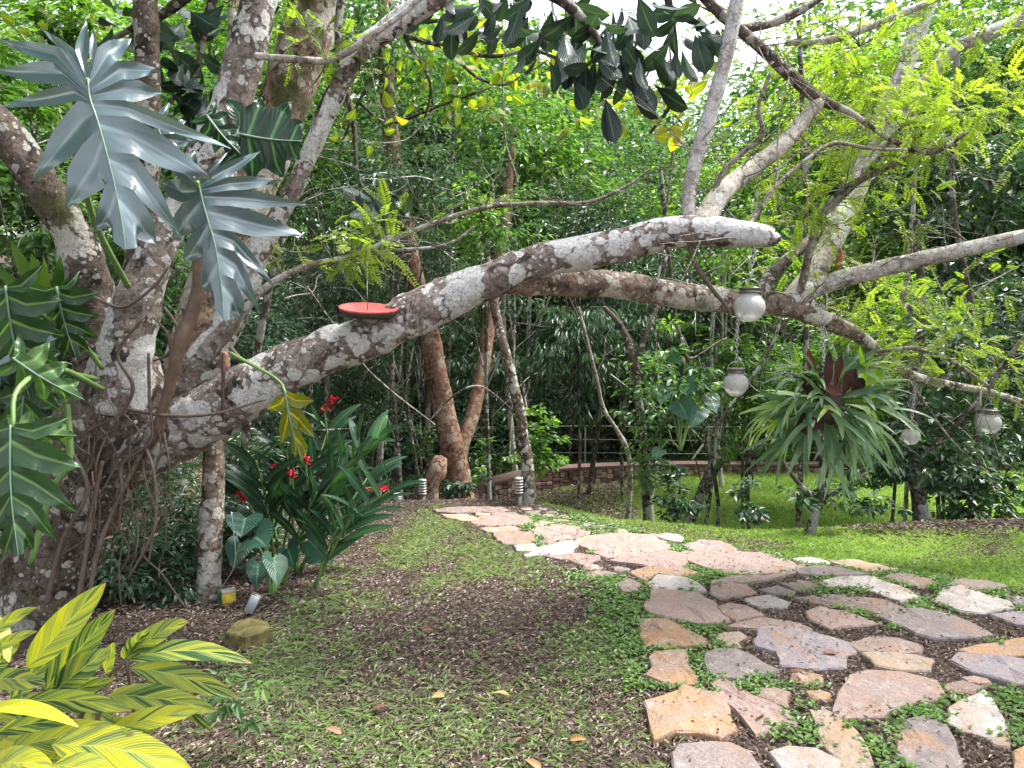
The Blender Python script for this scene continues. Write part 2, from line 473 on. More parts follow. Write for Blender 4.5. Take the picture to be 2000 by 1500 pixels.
M['stag'] = leafmat('antler_frond', [(0.1, g3(0.075, 0.145, 0.08)), (0.5, g3(0.15, 0.25, 0.12)), (0.95, g3(0.34, 0.46, 0.14))], 0.36, 0.3)
M['stag_bright'] = leafmat('young_antler_frond', [(0.1, g3(0.18, 0.32, 0.03)), (0.95, g3(0.36, 0.52, 0.06))], 0.4, 0.4)
M['stag_brown'] = leafmat('dry_shield_frond', [(0.1, g3(0.025, 0.010, 0.009)), (0.5, g3(0.075, 0.026, 0.018)), (0.95, g3(0.26, 0.10, 0.04))], 0.75, 0.12, tcol=(0.4, 0.15, 0.04, 1))
M['grass'] = leafmat('grass_blade', [(0.05, g3(0.12, 0.165, 0.085)), (0.5, g3(0.22, 0.30, 0.15)), (0.85, g3(0.35, 0.42, 0.23)), (1.0, g3(0.46, 0.42, 0.30))], 0.45, 0.32)
M['lawn'] = leafmat('lawn_blade', [(0.05, g3(0.13, 0.20, 0.065)), (0.5, g3(0.25, 0.36, 0.12)), (0.95, g3(0.38, 0.48, 0.18))], 0.5, 0.35)
M['clover'] = leafmat('ground_cover_leaf', [(0.05, g3(0.06, 0.12, 0.035)), (0.5, g3(0.12, 0.22, 0.06)), (0.95, g3(0.22, 0.34, 0.10))], 0.45, 0.3)
M['litter'] = leafmat('dead_leaf', [(0.05, g3(0.034, 0.026, 0.022)), (0.45, g3(0.110, 0.082, 0.066)), (0.75, g3(0.25, 0.195, 0.16)), (1.0, g3(0.50, 0.44, 0.37))], 0.75, 0.1, tcol=(0.3, 0.15, 0.06, 1))
M['fallen'] = leafmat('fallen_leaf', [(0.05, g3(0.12, 0.055, 0.04)), (0.5, g3(0.25, 0.12, 0.08)), (0.95, g3(0.42, 0.24, 0.08))], 0.6, 0.15, tcol=(0.4, 0.2, 0.08, 1))

M['bark'] = barkmat('lichen_bark', (0.070, 0.048, 0.040, 1), (0.27, 0.225, 0.20, 1), 0.52, (0.68, 0.67, 0.66, 1))
M['bark_limb'] = barkmat('beige_lichen_bark', (0.065, 0.047, 0.038, 1), (0.27, 0.205, 0.165, 1), 0.36, (0.60, 0.57, 0.52, 1), 0.12)
M['bark_brown'] = barkmat('brown_bark', (0.042, 0.031, 0.026, 1), (0.150, 0.115, 0.095, 1), 0.22, (0.5, 0.48, 0.43, 1), 0.2)
M['bark_pale'] = barkmat('pale_bark', (0.27, 0.23, 0.21, 1), (0.48, 0.43, 0.40, 1), 0.45, (0.66, 0.64, 0.62, 1))
M['bark_cream'] = barkmat('cream_bark', (0.42, 0.37, 0.30, 1), (0.62, 0.57, 0.48, 1), 0.25, (0.72, 0.70, 0.65, 1))
M['bark_moss'] = barkmat('mossy_bark', (0.16, 0.10, 0.075, 1), (0.38, 0.26, 0.20, 1), 0.3, (0.6, 0.57, 0.5, 1), 0.5)
M['bark_red'] = barkmat('reddish_bark', (0.11, 0.058, 0.040, 1), (0.23, 0.125, 0.085, 1), 0.02, (0.35, 0.27, 0.2, 1), 0.12)
M['bark_dark'] = barkmat('dark_bark', (0.03, 0.024, 0.02, 1), (0.10, 0.08, 0.065, 1), 0.15, (0.34, 0.34, 0.31, 1), 0.1)
M['twig'] = barkmat('twig_bark', (0.09, 0.075, 0.06, 1), (0.26, 0.22, 0.18, 1), 0.2, (0.45, 0.44, 0.4, 1))
M['root'] = plain('aerial_root', (0.105, 0.078, 0.060, 1), 0.8, 0, 0.4, 40)
M['root_brown'] = plain('brown_climbing_stem', (0.13, 0.082, 0.056, 1), 0.6, 0, 0.35, 22)
M['green_stem'] = plain('green_stem', (0.14, 0.24, 0.07, 1), 0.45, 0, 0.25, 12)
M['rib'] = plain('leaf_midrib', (0.13, 0.215, 0.15, 1), 0.4, 0, 0.15, 12)
M['metal'] = plain('weathered_metal', (0.16, 0.15, 0.14, 1), 0.4, 0.7, 0.3, 60)
M['chain'] = plain('galvanised_chain', (0.50, 0.50, 0.52, 1), 0.35, 0.8, 0.2, 60)
M['iron'] = plain('rusty_iron', (0.05, 0.032, 0.026, 1), 0.7, 0.4, 0.4, 50)
M['bollard'] = plain('bollard_post_paint', (0.10, 0.085, 0.08, 1), 0.5, 0, 0.3, 30)
M['louver'] = plain('bollard_louver', (0.50, 0.49, 0.47, 1), 0.4, 0.2, 0.15, 30)
M['lens'] = plain('bollard_lens', (0.09, 0.09, 0.09, 1), 0.3, 0, 0.2, 30)
M['red_wood'] = plain('red_painted_wood', (0.46, 0.075, 0.07, 1), 0.65, 0, 0.45, 34, 0.5)
M['dark_wood'] = plain('weathered_dark_wood', (0.06, 0.045, 0.035, 1), 0.8, 0, 0.4, 35, 0.5)
M['red_flower'] = leafmat('red_bract', [(0.1, g3(0.35, 0.006, 0.03)), (0.5, g3(0.62, 0.015, 0.055)), (0.95, g3(0.8, 0.06, 0.10))], 0.4, 0.3, tcol=(0.8, 0.02, 0.05, 1))
M['clay'] = plain('terracotta', (0.33, 0.12, 0.07, 1), 0.75, 0, 0.3, 30)
M['yellow_paint'] = plain('yellow_painted_block', (0.55, 0.40, 0.045, 1), 0.7, 0, 0.25, 40)
M['moss_stone'] = plain('mossy_yellow_stone', (0.13, 0.11, 0.035, 1), 0.9, 0, 0.7, 18, 0.8)
M['grey_metal'] = plain('grey_floodlight_face', (0.36, 0.41, 0.43, 1), 0.35, 0.1, 0.2, 14)
M['green_pipe'] = plain('green_pipe', (0.03, 0.13, 0.09, 1), 0.5, 0, 0.2, 30)
M['wall_core'] = plain('rubble_mortar', (0.14, 0.085, 0.075, 1), 0.9, 0, 0.4, 30, 0.6)
M['wall_stone'] = leafmat('rubble_stone', [(0.1, g3(0.12, 0.065, 0.055)), (0.5, g3(0.24, 0.14, 0.12)), (0.95, g3(0.40, 0.28, 0.24))], 0.9, 0.0)
M['fence_metal'] = plain('fence_metal', (0.30, 0.32, 0.30, 1), 0.5, 0.5, 0.3, 30)

# frosted jar glass
m, nt, out = newmat('frosted_glass')
pb = N(nt, 'ShaderNodeBsdfPrincipled', Roughness=0.34, IOR=1.45)
pb.inputs['Base Color'].default_value = (0.86, 0.85, 0.83, 1)
pb.inputs['Transmission Weight'].default_value = 0.55
tc = N(nt, 'ShaderNodeTexCoord'); nz = N(nt, 'ShaderNodeTexVoronoi', Scale=90.0)
nt.links.new(tc.outputs['Object'], nz.inputs['Vector'])
bp = N(nt, 'ShaderNodeBump', Strength=0.5, Distance=0.003); nt.links.new(nz.outputs['Distance'], bp.inputs['Height']); nt.links.new(bp.outputs[0], pb.inputs['Normal'])
nt.links.new(pb.outputs[0], out.inputs['Surface'])
M['glass'] = m

# variegated ginger leaf: oblique stripes of yellow and green running out from the midrib
m, nt, out = newmat('variegated_leaf')
uv = N(nt, 'ShaderNodeUVMap'); sx = N(nt, 'ShaderNodeSeparateXYZ'); nt.links.new(uv.outputs[0], sx.inputs[0])
ab = N(nt, 'ShaderNodeMath', operation='ABSOLUTE'); nt.links.new(sx.outputs[0], ab.inputs[0])
ma = N(nt, 'ShaderNodeMath', operation='MULTIPLY_ADD'); nt.links.new(ab.outputs[0], ma.inputs[0]); ma.inputs[1].default_value = -0.30; nt.links.new(sx.outputs[1], ma.inputs[2])
oi = N(nt, 'ShaderNodeObjectInfo')
cb = N(nt, 'ShaderNodeCombineXYZ'); nt.links.new(ma.outputs[0], cb.inputs[0])
sgn = N(nt, 'ShaderNodeMath', operation='SIGN'); nt.links.new(sx.outputs[0], sgn.inputs[0]); nt.links.new(sgn.outputs[0], cb.inputs[1])
orr = N(nt, 'ShaderNodeMath', operation='MULTIPLY'); nt.links.new(oi.outputs['Random'], orr.inputs[0]); orr.inputs[1].default_value = 60.0
nt.links.new(orr.outputs[0], cb.inputs[2])
n1 = N(nt, 'ShaderNodeTexNoise', Scale=8.5, Detail=4.0, Roughness=0.68); nt.links.new(cb.outputs[0], n1.inputs['Vector'])
sepc = N(nt, 'ShaderNodeSeparateColor'); nt.links.new(oi.outputs['Color'], sepc.inputs[0])
av = N(nt, 'ShaderNodeMath', operation='ADD'); nt.links.new(n1.outputs['Fac'], av.inputs[0]); nt.links.new(sepc.outputs[0], av.inputs[1])
c1 = ramp(nt, av.outputs[0], [(0.42, g3(0.022, 0.070, 0.030)), (0.45, g3(0.07, 0.145, 0.045)), (0.49, g3(0.20, 0.27, 0.08)), (0.56, g3(0.33, 0.39, 0.08)), (0.66, g3(0.58, 0.56, 0.03))])
n2 = N(nt, 'ShaderNodeTexNoise', Scale=70.0, Detail=1.0); nt.links.new(cb.outputs[0], n2.inputs['Vector'])
c2 = mix(nt, ramp(nt, n2.outputs['Fac'], [(0.54, (0, 0, 0)), (0.62, (0.35, 0.35, 0.35))]).outputs[0], c1.outputs[0], (0.10, 0.17, 0.03, 1))
rib = ramp(nt, ab.outputs[0], [(0.0, (0.8, 0.8, 0.8)), (0.06, (0, 0, 0))])
c3 = mix(nt, rib.outputs[0], c2, (0.55, 0.6, 0.18, 1))
tipb = ramp(nt, sx.outputs[1], [(0.93, (0, 0, 0)), (1.0, (0.8, 0.8, 0.8))])
c4 = mix(nt, tipb.outputs[0], c3, (0.42, 0.24, 0.10, 1))
pb = N(nt, 'ShaderNodeBsdfPrincipled', Roughness=0.38); nt.links.new(c4, pb.inputs['Base Color'])
sn = N(nt, 'ShaderNodeMath', operation='MULTIPLY'); nt.links.new(ma.outputs[0], sn.inputs[0]); sn.inputs[1].default_value = 150.0
s2 = N(nt, 'ShaderNodeMath', operation='SINE'); nt.links.new(sn.outputs[0], s2.inputs[0])
bp = N(nt, 'ShaderNodeBump', Strength=0.3, Distance=0.002); nt.links.new(s2.outputs[0], bp.inputs['Height']); nt.links.new(bp.outputs[0], pb.inputs['Normal'])
tr = N(nt, 'ShaderNodeBsdfTranslucent'); nt.links.new(mix(nt, 1.0, c4, (1.3, 1.4, 0.6, 1), 'MULTIPLY'), tr.inputs['Color'])
ms = N(nt, 'ShaderNodeMixShader'); ms.inputs[0].default_value = 0.3
nt.links.new(pb.outputs[0], ms.inputs[1]); nt.links.new(tr.outputs[0], ms.inputs[2]); nt.links.new(ms.outputs[0], out.inputs['Surface'])
M['variegated'] = m

# flagstone: each slab's own tint (object colour) with blotches, iron stains and fine grain
m, nt, out = newmat('flagstone')
oi = N(nt, 'ShaderNodeObjectInfo'); tc = N(nt, 'ShaderNodeTexCoord')
om = N(nt, 'ShaderNodeMath', operation='MULTIPLY'); nt.links.new(oi.outputs['Random'], om.inputs[0]); om.inputs[1].default_value = 80.0
ov = N(nt, 'ShaderNodeVectorMath', operation='ADD'); nt.links.new(tc.outputs['Object'], ov.inputs[0]); nt.links.new(om.outputs[0], ov.inputs[1])
def _n(s, d=5.0, r=0.65, dist=0.0):
    n = N(nt, 'ShaderNodeTexNoise', Scale=s, Detail=d, Roughness=r, Distortion=dist); nt.links.new(ov.outputs[0], n.inputs['Vector']); return n.outputs['Fac']
c = mix(nt, ramp(nt, _n(5.5, 6, 0.6, 0.8), [(0.40, (0, 0, 0)), (0.66, (0.75, 0.75, 0.75))]).outputs[0], oi.outputs['Color'], (0.24, 0.19, 0.175, 1))
c = mix(nt, ramp(nt, _n(3.1, 5, 0.6, 1.2), [(0.52, (0, 0, 0)), (0.68, (0.6, 0.6, 0.6))]).outputs[0], c, (0.30, 0.165, 0.085, 1))
c = mix(nt, ramp(nt, _n(14, 5, 0.7), [(0.54, (0, 0, 0)), (0.66, (0.65, 0.65, 0.65))]).outputs[0], c, (0.33, 0.285, 0.27, 1))
c = mix(nt, ramp(nt, _n(33, 4, 0.7), [(0.57, (0, 0, 0)), (0.72, (0.5, 0.5, 0.5))]).outputs[0], c, (0.15, 0.12, 0.11, 1))
c = mix(nt, 0.5, c, ramp(nt, _n(90, 3), [(0.3, (0.35, 0.35, 0.35)), (0.7, (0.66, 0.66, 0.66))]).outputs[0], 'OVERLAY')
pb = N(nt, 'ShaderNodeBsdfPrincipled', Roughness=0.78); nt.links.new(c, pb.inputs['Base Color'])
ad = N(nt, 'ShaderNodeMath', operation='MULTIPLY_ADD'); nt.links.new(_n(7, 6, 0.6), ad.inputs[0]); ad.inputs[1].default_value = 2.0; nt.links.new(_n(45, 4), ad.inputs[2])
bp = N(nt, 'ShaderNodeBump', Strength=0.9, Distance=0.016); nt.links.new(ad.outputs[0], bp.inputs['Height']); nt.links.new(bp.outputs[0], pb.inputs['Normal'])
nt.links.new(pb.outputs[0], out.inputs['Surface'])
M['flag'] = m

# soil, with the lawn's own green where the attribute lawn says grass grows
m, nt, out = newmat('soil_and_lawn')
tc = N(nt, 'ShaderNodeTexCoord')
def _n(s, d=5.0, r=0.65):
    n = N(nt, 'ShaderNodeTexNoise', Scale=s, Detail=d, Roughness=r); nt.links.new(tc.outputs['Object'], n.inputs['Vector']); return n.outputs['Fac']
soil = ramp(nt, _n(22, 8, 0.75), [(0.30, g3(0.032, 0.023, 0.019)), (0.52, g3(0.080, 0.058, 0.047)), (0.72, g3(0.18, 0.138, 0.11))]).outputs[0]
lawnc = ramp(nt, _n(30, 6, 0.7), [(0.3, g3(0.12, 0.18, 0.06)), (0.7, g3(0.25, 0.34, 0.115))]).outputs[0]
at = N(nt, 'ShaderNodeAttribute', attribute_name='lawn')
c = mix(nt, at.outputs['Fac'], soil, lawnc)
pb = N(nt, 'ShaderNodeBsdfPrincipled', Roughness=0.95); pb.inputs['Specular IOR Level'].default_value = 0.15
nt.links.new(c, pb.inputs['Base Color'])
bp = N(nt, 'ShaderNodeBump', Strength=0.9, Distance=0.02); nt.links.new(_n(40, 6, 0.75), bp.inputs['Height']); nt.links.new(bp.outputs[0], pb.inputs['Normal'])
nt.links.new(pb.outputs[0], out.inputs['Surface'])
M['soil'] = m

# ------------------------------------------------------------------ ground
PATH_L = [(0.6, 0.0), (0.55, 2.4), (0.42, 3.2), (0.40, 4.0), (0.45, 4.6), (0.1, 5.3), (-0.15, 5.9), (-0.35, 6.6), (-0.6, 7.4), (-0.95, 8.4)]
def path_left(y): return np.interp(y, [p[1] for p in PATH_L], [p[0] for p in PATH_L])
def path_right(y): return np.interp(y, [0, 3.0, 4.0, 4.6, 5.2, 5.8, 6.4, 7.0, 7.8, 8.6], [4.6, 4.4, 3.6, 2.9, 2.2, 1.4, 1.0, 0.7, 0.35, 0.05])
def lawn_mask(x, y):
    """1 where turf grows: beyond the crest and right of the path; patchy in the yard on the left"""
    n = fbm(x * 0.9 + 20, y * 0.9 + 11)
    far = sstep((y - crest(x) - 0.5) / 1.0) * (x > -0.3)
    bare = sstep(1.45 - np.abs((x - 0.9 - 0.15 * (y - 12)) / 1.35)) * (y > 9)
    far = far * (1 - 0.9 * bare * sstep((n + 0.25 - 0.3) * 3)) * (y < 19) * (x < 11)
    right = sstep((x - path_right(y) - 0.0) / 0.25) * (y > 2) * (y < 9)
    mound = np.exp(-((x - 4.5) / 1.7) ** 2 - ((y - 6.75) / 0.5) ** 2)
    right = right * (1 - sstep(mound * 1.8)) * np.clip(-0.15 + 2.2 * fbm(x * 1.6 + 80, y * 2.0 + 15), 0.12, 1)
    return np.clip(np.maximum(far, right), 0, 1)
def yard_mask(x, y):
    """density of grass tufts in the mulched yard left of the path"""
    n = fbm(x * 1.5 + 4, y * 1.1 + 31)
    d = 0.10 + 0.95 * sstep((n - 0.455) * 6)
    d = d + 0.75 * np.exp(-((x + 0.15 + 0.1 * (y - 6)) / 0.7) ** 2 - ((y - 5.6) / 0.55) ** 2)      # pale band below the bend
    d = d + 0.6 * np.exp(-((x + 1.05) / 0.35) ** 2 - ((y - 3.6) / 0.35) ** 2)
    d = d + 0.5 * np.exp(-((x + 0.15) / 0.7) ** 2 - ((y - 3.0) / 0.35) ** 2)
    d = d + 0.9 * np.exp(-((x + 0.9) / 0.8) ** 2 - ((y - 7.7) / 0.6) ** 2)
    d = d - 0.5 * np.exp(-((x + 1.0) / 0.55) ** 2 - ((y - 4.9) / 0.8) ** 2)
    d = d - 0.5 * np.exp(-((x - 0.35) / 0.35) ** 2 - ((y - 4.55) / 0.3) ** 2)
    return np.clip(d, 0, 1) * (x < path_left(y) + 0.15) * sstep((x + 1.55 - 0.12 * (y - 4)) / 0.5)

def axis(parts):
    return np.unique(np.concatenate([np.arange(a, b, s) for a, b, s in parts]))
gx = axis([(-120, -30, 10), (-30, -8, 1.0), (-8, -3, 0.25), (-3, 6, 0.07), (6, 12, 0.25), (12, 30, 1.0), (30, 121, 10)])
gy = axis([(-60, -8, 6), (-8, 2, 0.5), (2, 9.5, 0.07), (9.5, 20, 0.2), (20, 40, 1.0), (40, 141, 10)])
XX, YY = np.meshgrid(gx, gy, indexing='ij')
ZZ = ground_z(XX, YY)
V = np.stack([XX, YY, ZZ], -1).reshape(-1, 3)
nx, ny = len(gx), len(gy)
i = np.arange(nx - 1)[:, None] * ny; j = np.arange(ny - 1)[None]
Q = np.stack([i + j, i + ny + j, i + ny + j + 1, i + j + 1], -1).reshape(-1, 4)
lm = lawn_mask(XX, YY) * np.clip(0.6 + 0.8 * fbm(XX * 3, YY * 3), 0, 1)
gr = build('ground', V, [Q], M['soil'], attr={'lawn': lm.ravel()})
tag(gr, 'brown mulched garden soil running down to the green lawn', None, None, 'structure')

# ------------------------------------------------------------------ flagstone path
A = lambda pts: [(x / 4 + 830, y / 4 + 930) for x, y in pts]
B = lambda pts: [(x / 2.5 + 1200, y / 2.5 + 1000) for x, y in pts]
TINT = {'p': (0.31, 0.215, 0.185, 1), 'o': (0.35, 0.205, 0.105, 1), 'g': (0.19, 0.16, 0.16, 1), 'w': (0.42, 0.39, 0.37, 1),
        'l': (0.25, 0.22, 0.25, 1), 'c': (0.38, 0.29, 0.20, 1), 'b': (0.22, 0.155, 0.13, 1)}
STONES = [
    ('p', A([(395, 375), (385, 345), (470, 318), (640, 310), (760, 318), (850, 360), (800, 378), (650, 380), (520, 385)])),
    ('g', A([(80, 258), (260, 240), (430, 240), (420, 275), (250, 284), (110, 278)])),
    ('b', A([(445, 245), (600, 246), (650, 262), (560, 284), (440, 276)])),
    ('c', A([(130, 300), (330, 297), (400, 325), (375, 345), (280, 345), (180, 325)])),
    ('g', A([(500, 292), (700, 285), (730, 300), (560, 310)])),
    ('c', A([(440, 405), (690, 393), (740, 412), (640, 430), (500, 432)])),
    ('b', A([(545, 445), (700, 430), (820, 440), (860, 480), (820, 525), (620, 520), (570, 480)])),
    ('p', A([(840, 420), (1000, 385), (1150, 388), (1250, 430), (1180, 480), (1000, 495), (885, 470)])),
    ('w', A([(700, 545), (840, 530), (870, 560), (790, 585), (720, 572)])),
    ('w', A([(790, 608), (900, 560), (1090, 512), (1160, 520), (1130, 590), (1060, 610), (940, 605), (810, 620)])),
    ('b', A([(950, 622), (1150, 605), (1350, 625), (1340, 660), (1230, 682), (1130, 655)])),
    ('p', A([(1225, 530), (1340, 475), (1560, 460), (1760, 470), (1900, 540), (1900, 578), (1640, 605), (1430, 620), (1320, 575)])),
    ('c', A([(870, 395), (960, 375), (1010, 365), (900, 355), (860, 375)])),
    ('p', A([(1190, 430), (1290, 428), (1280, 462), (1200, 465)])),
    ('c', A([(1115, 535), (1210, 485), (1330, 462), (1340, 470), (1230, 518), (1170, 560)])),
    ('w', A([(1760, 452), (1950, 455), (2010, 478), (1990, 505), (1880, 488)])),
    ('p', [(1198, 1094), (1240, 1084), (1300, 1079), (1333, 1083), (1338, 1098), (1322, 1112), (1280, 1105), (1240, 1099)]),
    ('l', B([(345, 165), (420, 142), (520, 145), (590, 175), (575, 187), (400, 190)])),
    ('p', B([(340, 220), (385, 197), (590, 194), (720, 198), (790, 222), (950, 265), (880, 284), (720, 298), (560, 300), (440, 268)])),
    ('b', B([(485, 332), (560, 312), (720, 310), (870, 292), (860, 305), (720, 335), (600, 347), (490, 347)])),  # shaded front side of the slab above, drawn as a brown stone
    ('o', B([(90, 290), (170, 267), (280, 264), (340, 280), (400, 302), (330, 312), (215, 300), (165, 330), (120, 312)])),
    ('w', B([(165, 348), (222, 308), (330, 318), (395, 342), (435, 380), (330, 385), (200, 382)])),
    ('p', B([(480, 360), (560, 350), (640, 358), (685, 395), (600, 410), (520, 415), (480, 402)])),
    ('p', B([(160, 460), (200, 390), (400, 405), (480, 440), (545, 522), (440, 538), (300, 520), (190, 490)])),
    ('o', B([(130, 530), (260, 530), (320, 560), (435, 612), (450, 638), (300, 655), (155, 655)])),
    ('o', B([(175, 722), (200, 692), (335, 682), (350, 740), (392, 800), (388, 825), (250, 830), (160, 800), (190, 760)])),
    ('o', B([(165, 925), (250, 905), (340, 862), (420, 890), (510, 905), (545, 960), (578, 1045), (500, 1093), (400, 1065), (300, 1060), (210, 1098), (190, 1010)])),
    ('g', B([(300, 1180), (330, 1150), (470, 1137), (560, 1132), (640, 1170), (700, 1250), (640, 1330), (300, 1330)])),
    ('w', B([(770, 1172), (850, 1157), (980, 1167), (1090, 1215), (1085, 1280), (920, 1310), (830, 1260)])),
    ('p', B([(490, 832), (540, 822), (650, 890), (680, 905), (760, 935), (845, 975), (880, 1030), (790, 1045), (690, 1083), (630, 1010), (545, 930)])),
    ('b', B([(690, 893), (705, 867), (790, 862), (855, 880), (838, 920), (850, 955), (775, 927)])),
    ('g', B([(455, 700), (500, 677), (590, 672), (670, 705), (785, 772), (700, 790), (600, 813), (500, 800), (465, 770)])),
    ('p', B([(510, 462), (560, 447), (640, 457), (725, 503), (640, 518), (595, 532), (540, 500)])),
    ('p', B([(565, 562), (640, 530), (720, 518), (840, 532), (950, 568), (900, 580), (720, 568)])),
    ('c', B([(470, 607), (520, 592), (610, 587), (645, 610), (600, 635), (615, 658), (540, 650)])),
    ('l', B([(710, 660), (718, 588), (770, 575), (940, 587), (1060, 620), (1135, 640), (1180, 678), (1115, 702), (1115, 753), (980, 753), (820, 743), (800, 690)])),
    ('w', B([(645, 422), (760, 404), (845, 440), (835, 463), (720, 468)])),
    ('g', B([(715, 377), (795, 360), (875, 387), (865, 408), (780, 398)])),
    ('g', B([(810, 352), (900, 334), (990, 347), (955, 383), (890, 381)])),
    ('w', B([(1015, 347), (1120, 315), (1240, 310), (1330, 347), (1430, 382), (1480, 423), (1380, 428), (1290, 395), (1200, 367), (1060, 365)])),
    ('b', B([(895, 425), (980, 408), (1150, 408), (1300, 432), (1410, 478), (1280, 498), (1140, 470), (1000, 450)])),
    ('p', B([(945, 490), (1010, 470), (1140, 487), (1280, 543), (1180, 553), (1060, 572), (965, 525)])),
    ('g', B([(1305, 507), (1390, 484), (1500, 478), (1620, 502), (1760, 562), (1825, 593), (1740, 608), (1560, 610), (1480, 590)])),
    ('w', B([(1565, 425), (1625, 370), (1700, 365), (1810, 402), (1920, 440), (1935, 468), (1800, 482), (1690, 473)])),
    ('g', B([(1635, 350), (1700, 329), (1820, 332), (1905, 360), (1870, 373), (1760, 378)])),
    ('b', B([(1325, 322), (1400, 304), (1540, 327), (1585, 350), (1480, 363), (1400, 345)])),
    ('c', B([(1065, 242), (1200, 239), (1330, 265), (1425, 285), (1330, 296), (1180, 283)])),
    ('w', B([(855, 232), (960, 224), (1045, 242), (1025, 258), (900, 245)])),
    ('g', B([(885, 282), (970, 266), (1080, 268), (1170, 287), (1230, 300), (1100, 304), (920, 300)])),
    ('l', B([(1845, 507), (1930, 493), (2000, 488), (2060, 500), (2060, 560), (1960, 540)])),
    ('o', B([(1700, 670), (1840, 643), (2000, 623), (2080, 640), (2080, 688), (1900, 698), (1770, 690)])),
    ('l', B([(1660, 722), (1695, 688), (1860, 702), (2000, 725), (2080, 742), (2080, 848), (1960, 828), (1760, 780)])),
    ('b', B([(1165, 640), (1260, 613), (1380, 622), (1490, 660), (1475, 688), (1300, 692), (1205, 678)])),
    ('c', B([(1225, 697), (1470, 697), (1550, 722), (1530, 768), (1400, 773), (1285, 753)])),
    ('p', B([(1085, 960), (1115, 880), (1160, 812), (1240, 793), (1400, 803), (1550, 832), (1590, 898), (1480, 928), (1340, 958), (1320, 988), (1180, 998), (1100, 1002)])),
    ('c', B([(965, 985), (1040, 982), (1110, 1012), (1180, 1082), (1235, 1180), (1255, 1280), (1120, 1290), (1060, 1170), (1025, 1130)])),
    ('g', B([(1400, 1052), (1430, 1024), (1520, 1009), (1615, 1052), (1655, 1130), (1690, 1220), (1620, 1280), (1480, 1280), (1385, 1180)])),
    ('w', B([(1640, 960), (1700, 923), (1800, 889), (1855, 950), (1920, 1048), (1830, 1097), (1700, 1058), (1625, 1020)])),
    ('c', B([(1825, 1115), (1930, 1068), (1930, 1148), (1855, 1140)])),
    ('o', B([(1950, 1180), (2000, 1153), (2080, 1153), (2080, 1290), (1955, 1260)])),
    ('b', B([(1610, 842), (1700, 824), (1790, 852), (1750, 885), (1640, 878)])),
    ('g', B([(1905, 420), (1970, 412), (2060, 432), (2035, 468), (1955, 453)])),
    ('b', [(1206, 1142), (1230, 1132), (1250, 1140), (1243, 1152), (1216, 1154)]),
]
rs = np.random.default_rng(11)
SLAB_POLYS = []     # world outlines, used to keep plants off the stones
def slab_mesh(poly3, th, rng):
    """slab from a world outline: split edges, chipped rim, chamfer, slightly uneven top"""
    p = np.asarray(poly3, float)
    if np.sum(p[:, 0] * np.roll(p[:, 1], -1) - np.roll(p[:, 0], -1) * p[:, 1]) < 0: p = p[::-1]
    q = []
    for k in range(len(p)):
        a, b = p[k], p[(k + 1) % len(p)]
        q.append(a)
        n = max(1, int(np.linalg.norm(b - a) / 0.07))
        for s in range(1, n): q.append(a + (b - a) * (s / n) + np.append(rng.normal(size=2) * 0.007, 0))
    q = np.array(q); n = len(q); c = q.mean(0)
    d = q - c; d[:, 2] = 0
    ln = np.linalg.norm(d, axis=1, keepdims=True); u = d / np.maximum(ln, 1e-6)
    rim = q + u * 0.002; rim[:, 2] -= 0.005 + rng.random(n) * 0.006
    bot = q + u * 0.012; bot[:, 2] -= th
    top = q - u * 0.005; top[:, 2] += rng.normal(size=n) * 0.0025
    inn = c + (q - c) * 0.55; inn[:, 2] += rng.normal(size=n) * 0.005 + 0.003
    V = np.vstack([bot, rim, top, inn, c + [0, 0, 0.004]])
    k = np.arange(n); k2 = (k + 1) % n
    Q = np.concatenate([np.stack([a + k, a + k2, a + n + k2, a + n + k], 1) for a in (0, n, 2 * n)])
    T = np.stack([3 * n + k, 3 * n + k2, np.full(n, 4 * n)], 1)
    return V, Q, T

# bedding sheet between the flagstones
ys = np.arange(1.2, 8.7, 0.12)
Vb = []; 
for y in ys:
    a, b = float(path_left(y)), float(path_right(y))
    for t in np.linspace(0, 1, 40):
        x = a + (b - a) * t + 0.05 * (float(vnoise(y * 3, t * 3)) - 0.5)
        Vb.append((x, y, gz(x, y) + 0.004 + (-0.012 if t in (0.0, 1.0) else 0)))
n = len(ys); ii = np.arange(n - 1)[:, None] * 40; jj = np.arange(39)[None]
Q = np.stack([ii + jj, ii + jj + 1, ii + 40 + jj + 1, ii + 40 + jj], -1).reshape(-1, 4)
path = build('stone_path', Vb, [Q], M['soil'], attr={'lawn': np.zeros(len(Vb))})
path['_org'] = (0.0, 0.0, 0.0)
tag(path, 'path of irregular pink, orange and grey flagstones curving away past the bend', None, None, 'structure')
def add_slab(tint, poly3, name='flagstone'):
    V, Q, T = slab_mesh(poly3, 0.09 + 0.03 * rs.random(), rs)
    c = V.mean(0)
    o = build(name, V - c, [Q, T], M['flag'], path, smooth=False)
    o.location = c
    f = 0.74 + 0.28 * rs.random()
    o.color = tuple(min(1, t * f) for t in TINT[tint][:3]) + (1,)
    q_ = np.asarray(poly3)[:, :2]; SLAB_POLYS.append(q_)
    return o
for k, (t, poly) in enumerate(STONES):
    h = 0.020 + 0.018 * rs.random()
    pc_ = np.mean(poly, 0)
    pts = np.array([G(pc_[0] + (x - pc_[0]) * 1.11, pc_[1] + (y - pc_[1]) * 1.13, h) for x, y in poly])
    tilt = rs.normal(size=2) * 0.012
    c = pts.mean(0)
    pts[:, 2] = gz(c[0], c[1]) + h + (pts[:, :2] - c[:2]) @ tilt + (ground_z(pts[:, 0], pts[:, 1]) - gz(c[0], c[1])) * 0.8
    add_slab(t, pts)
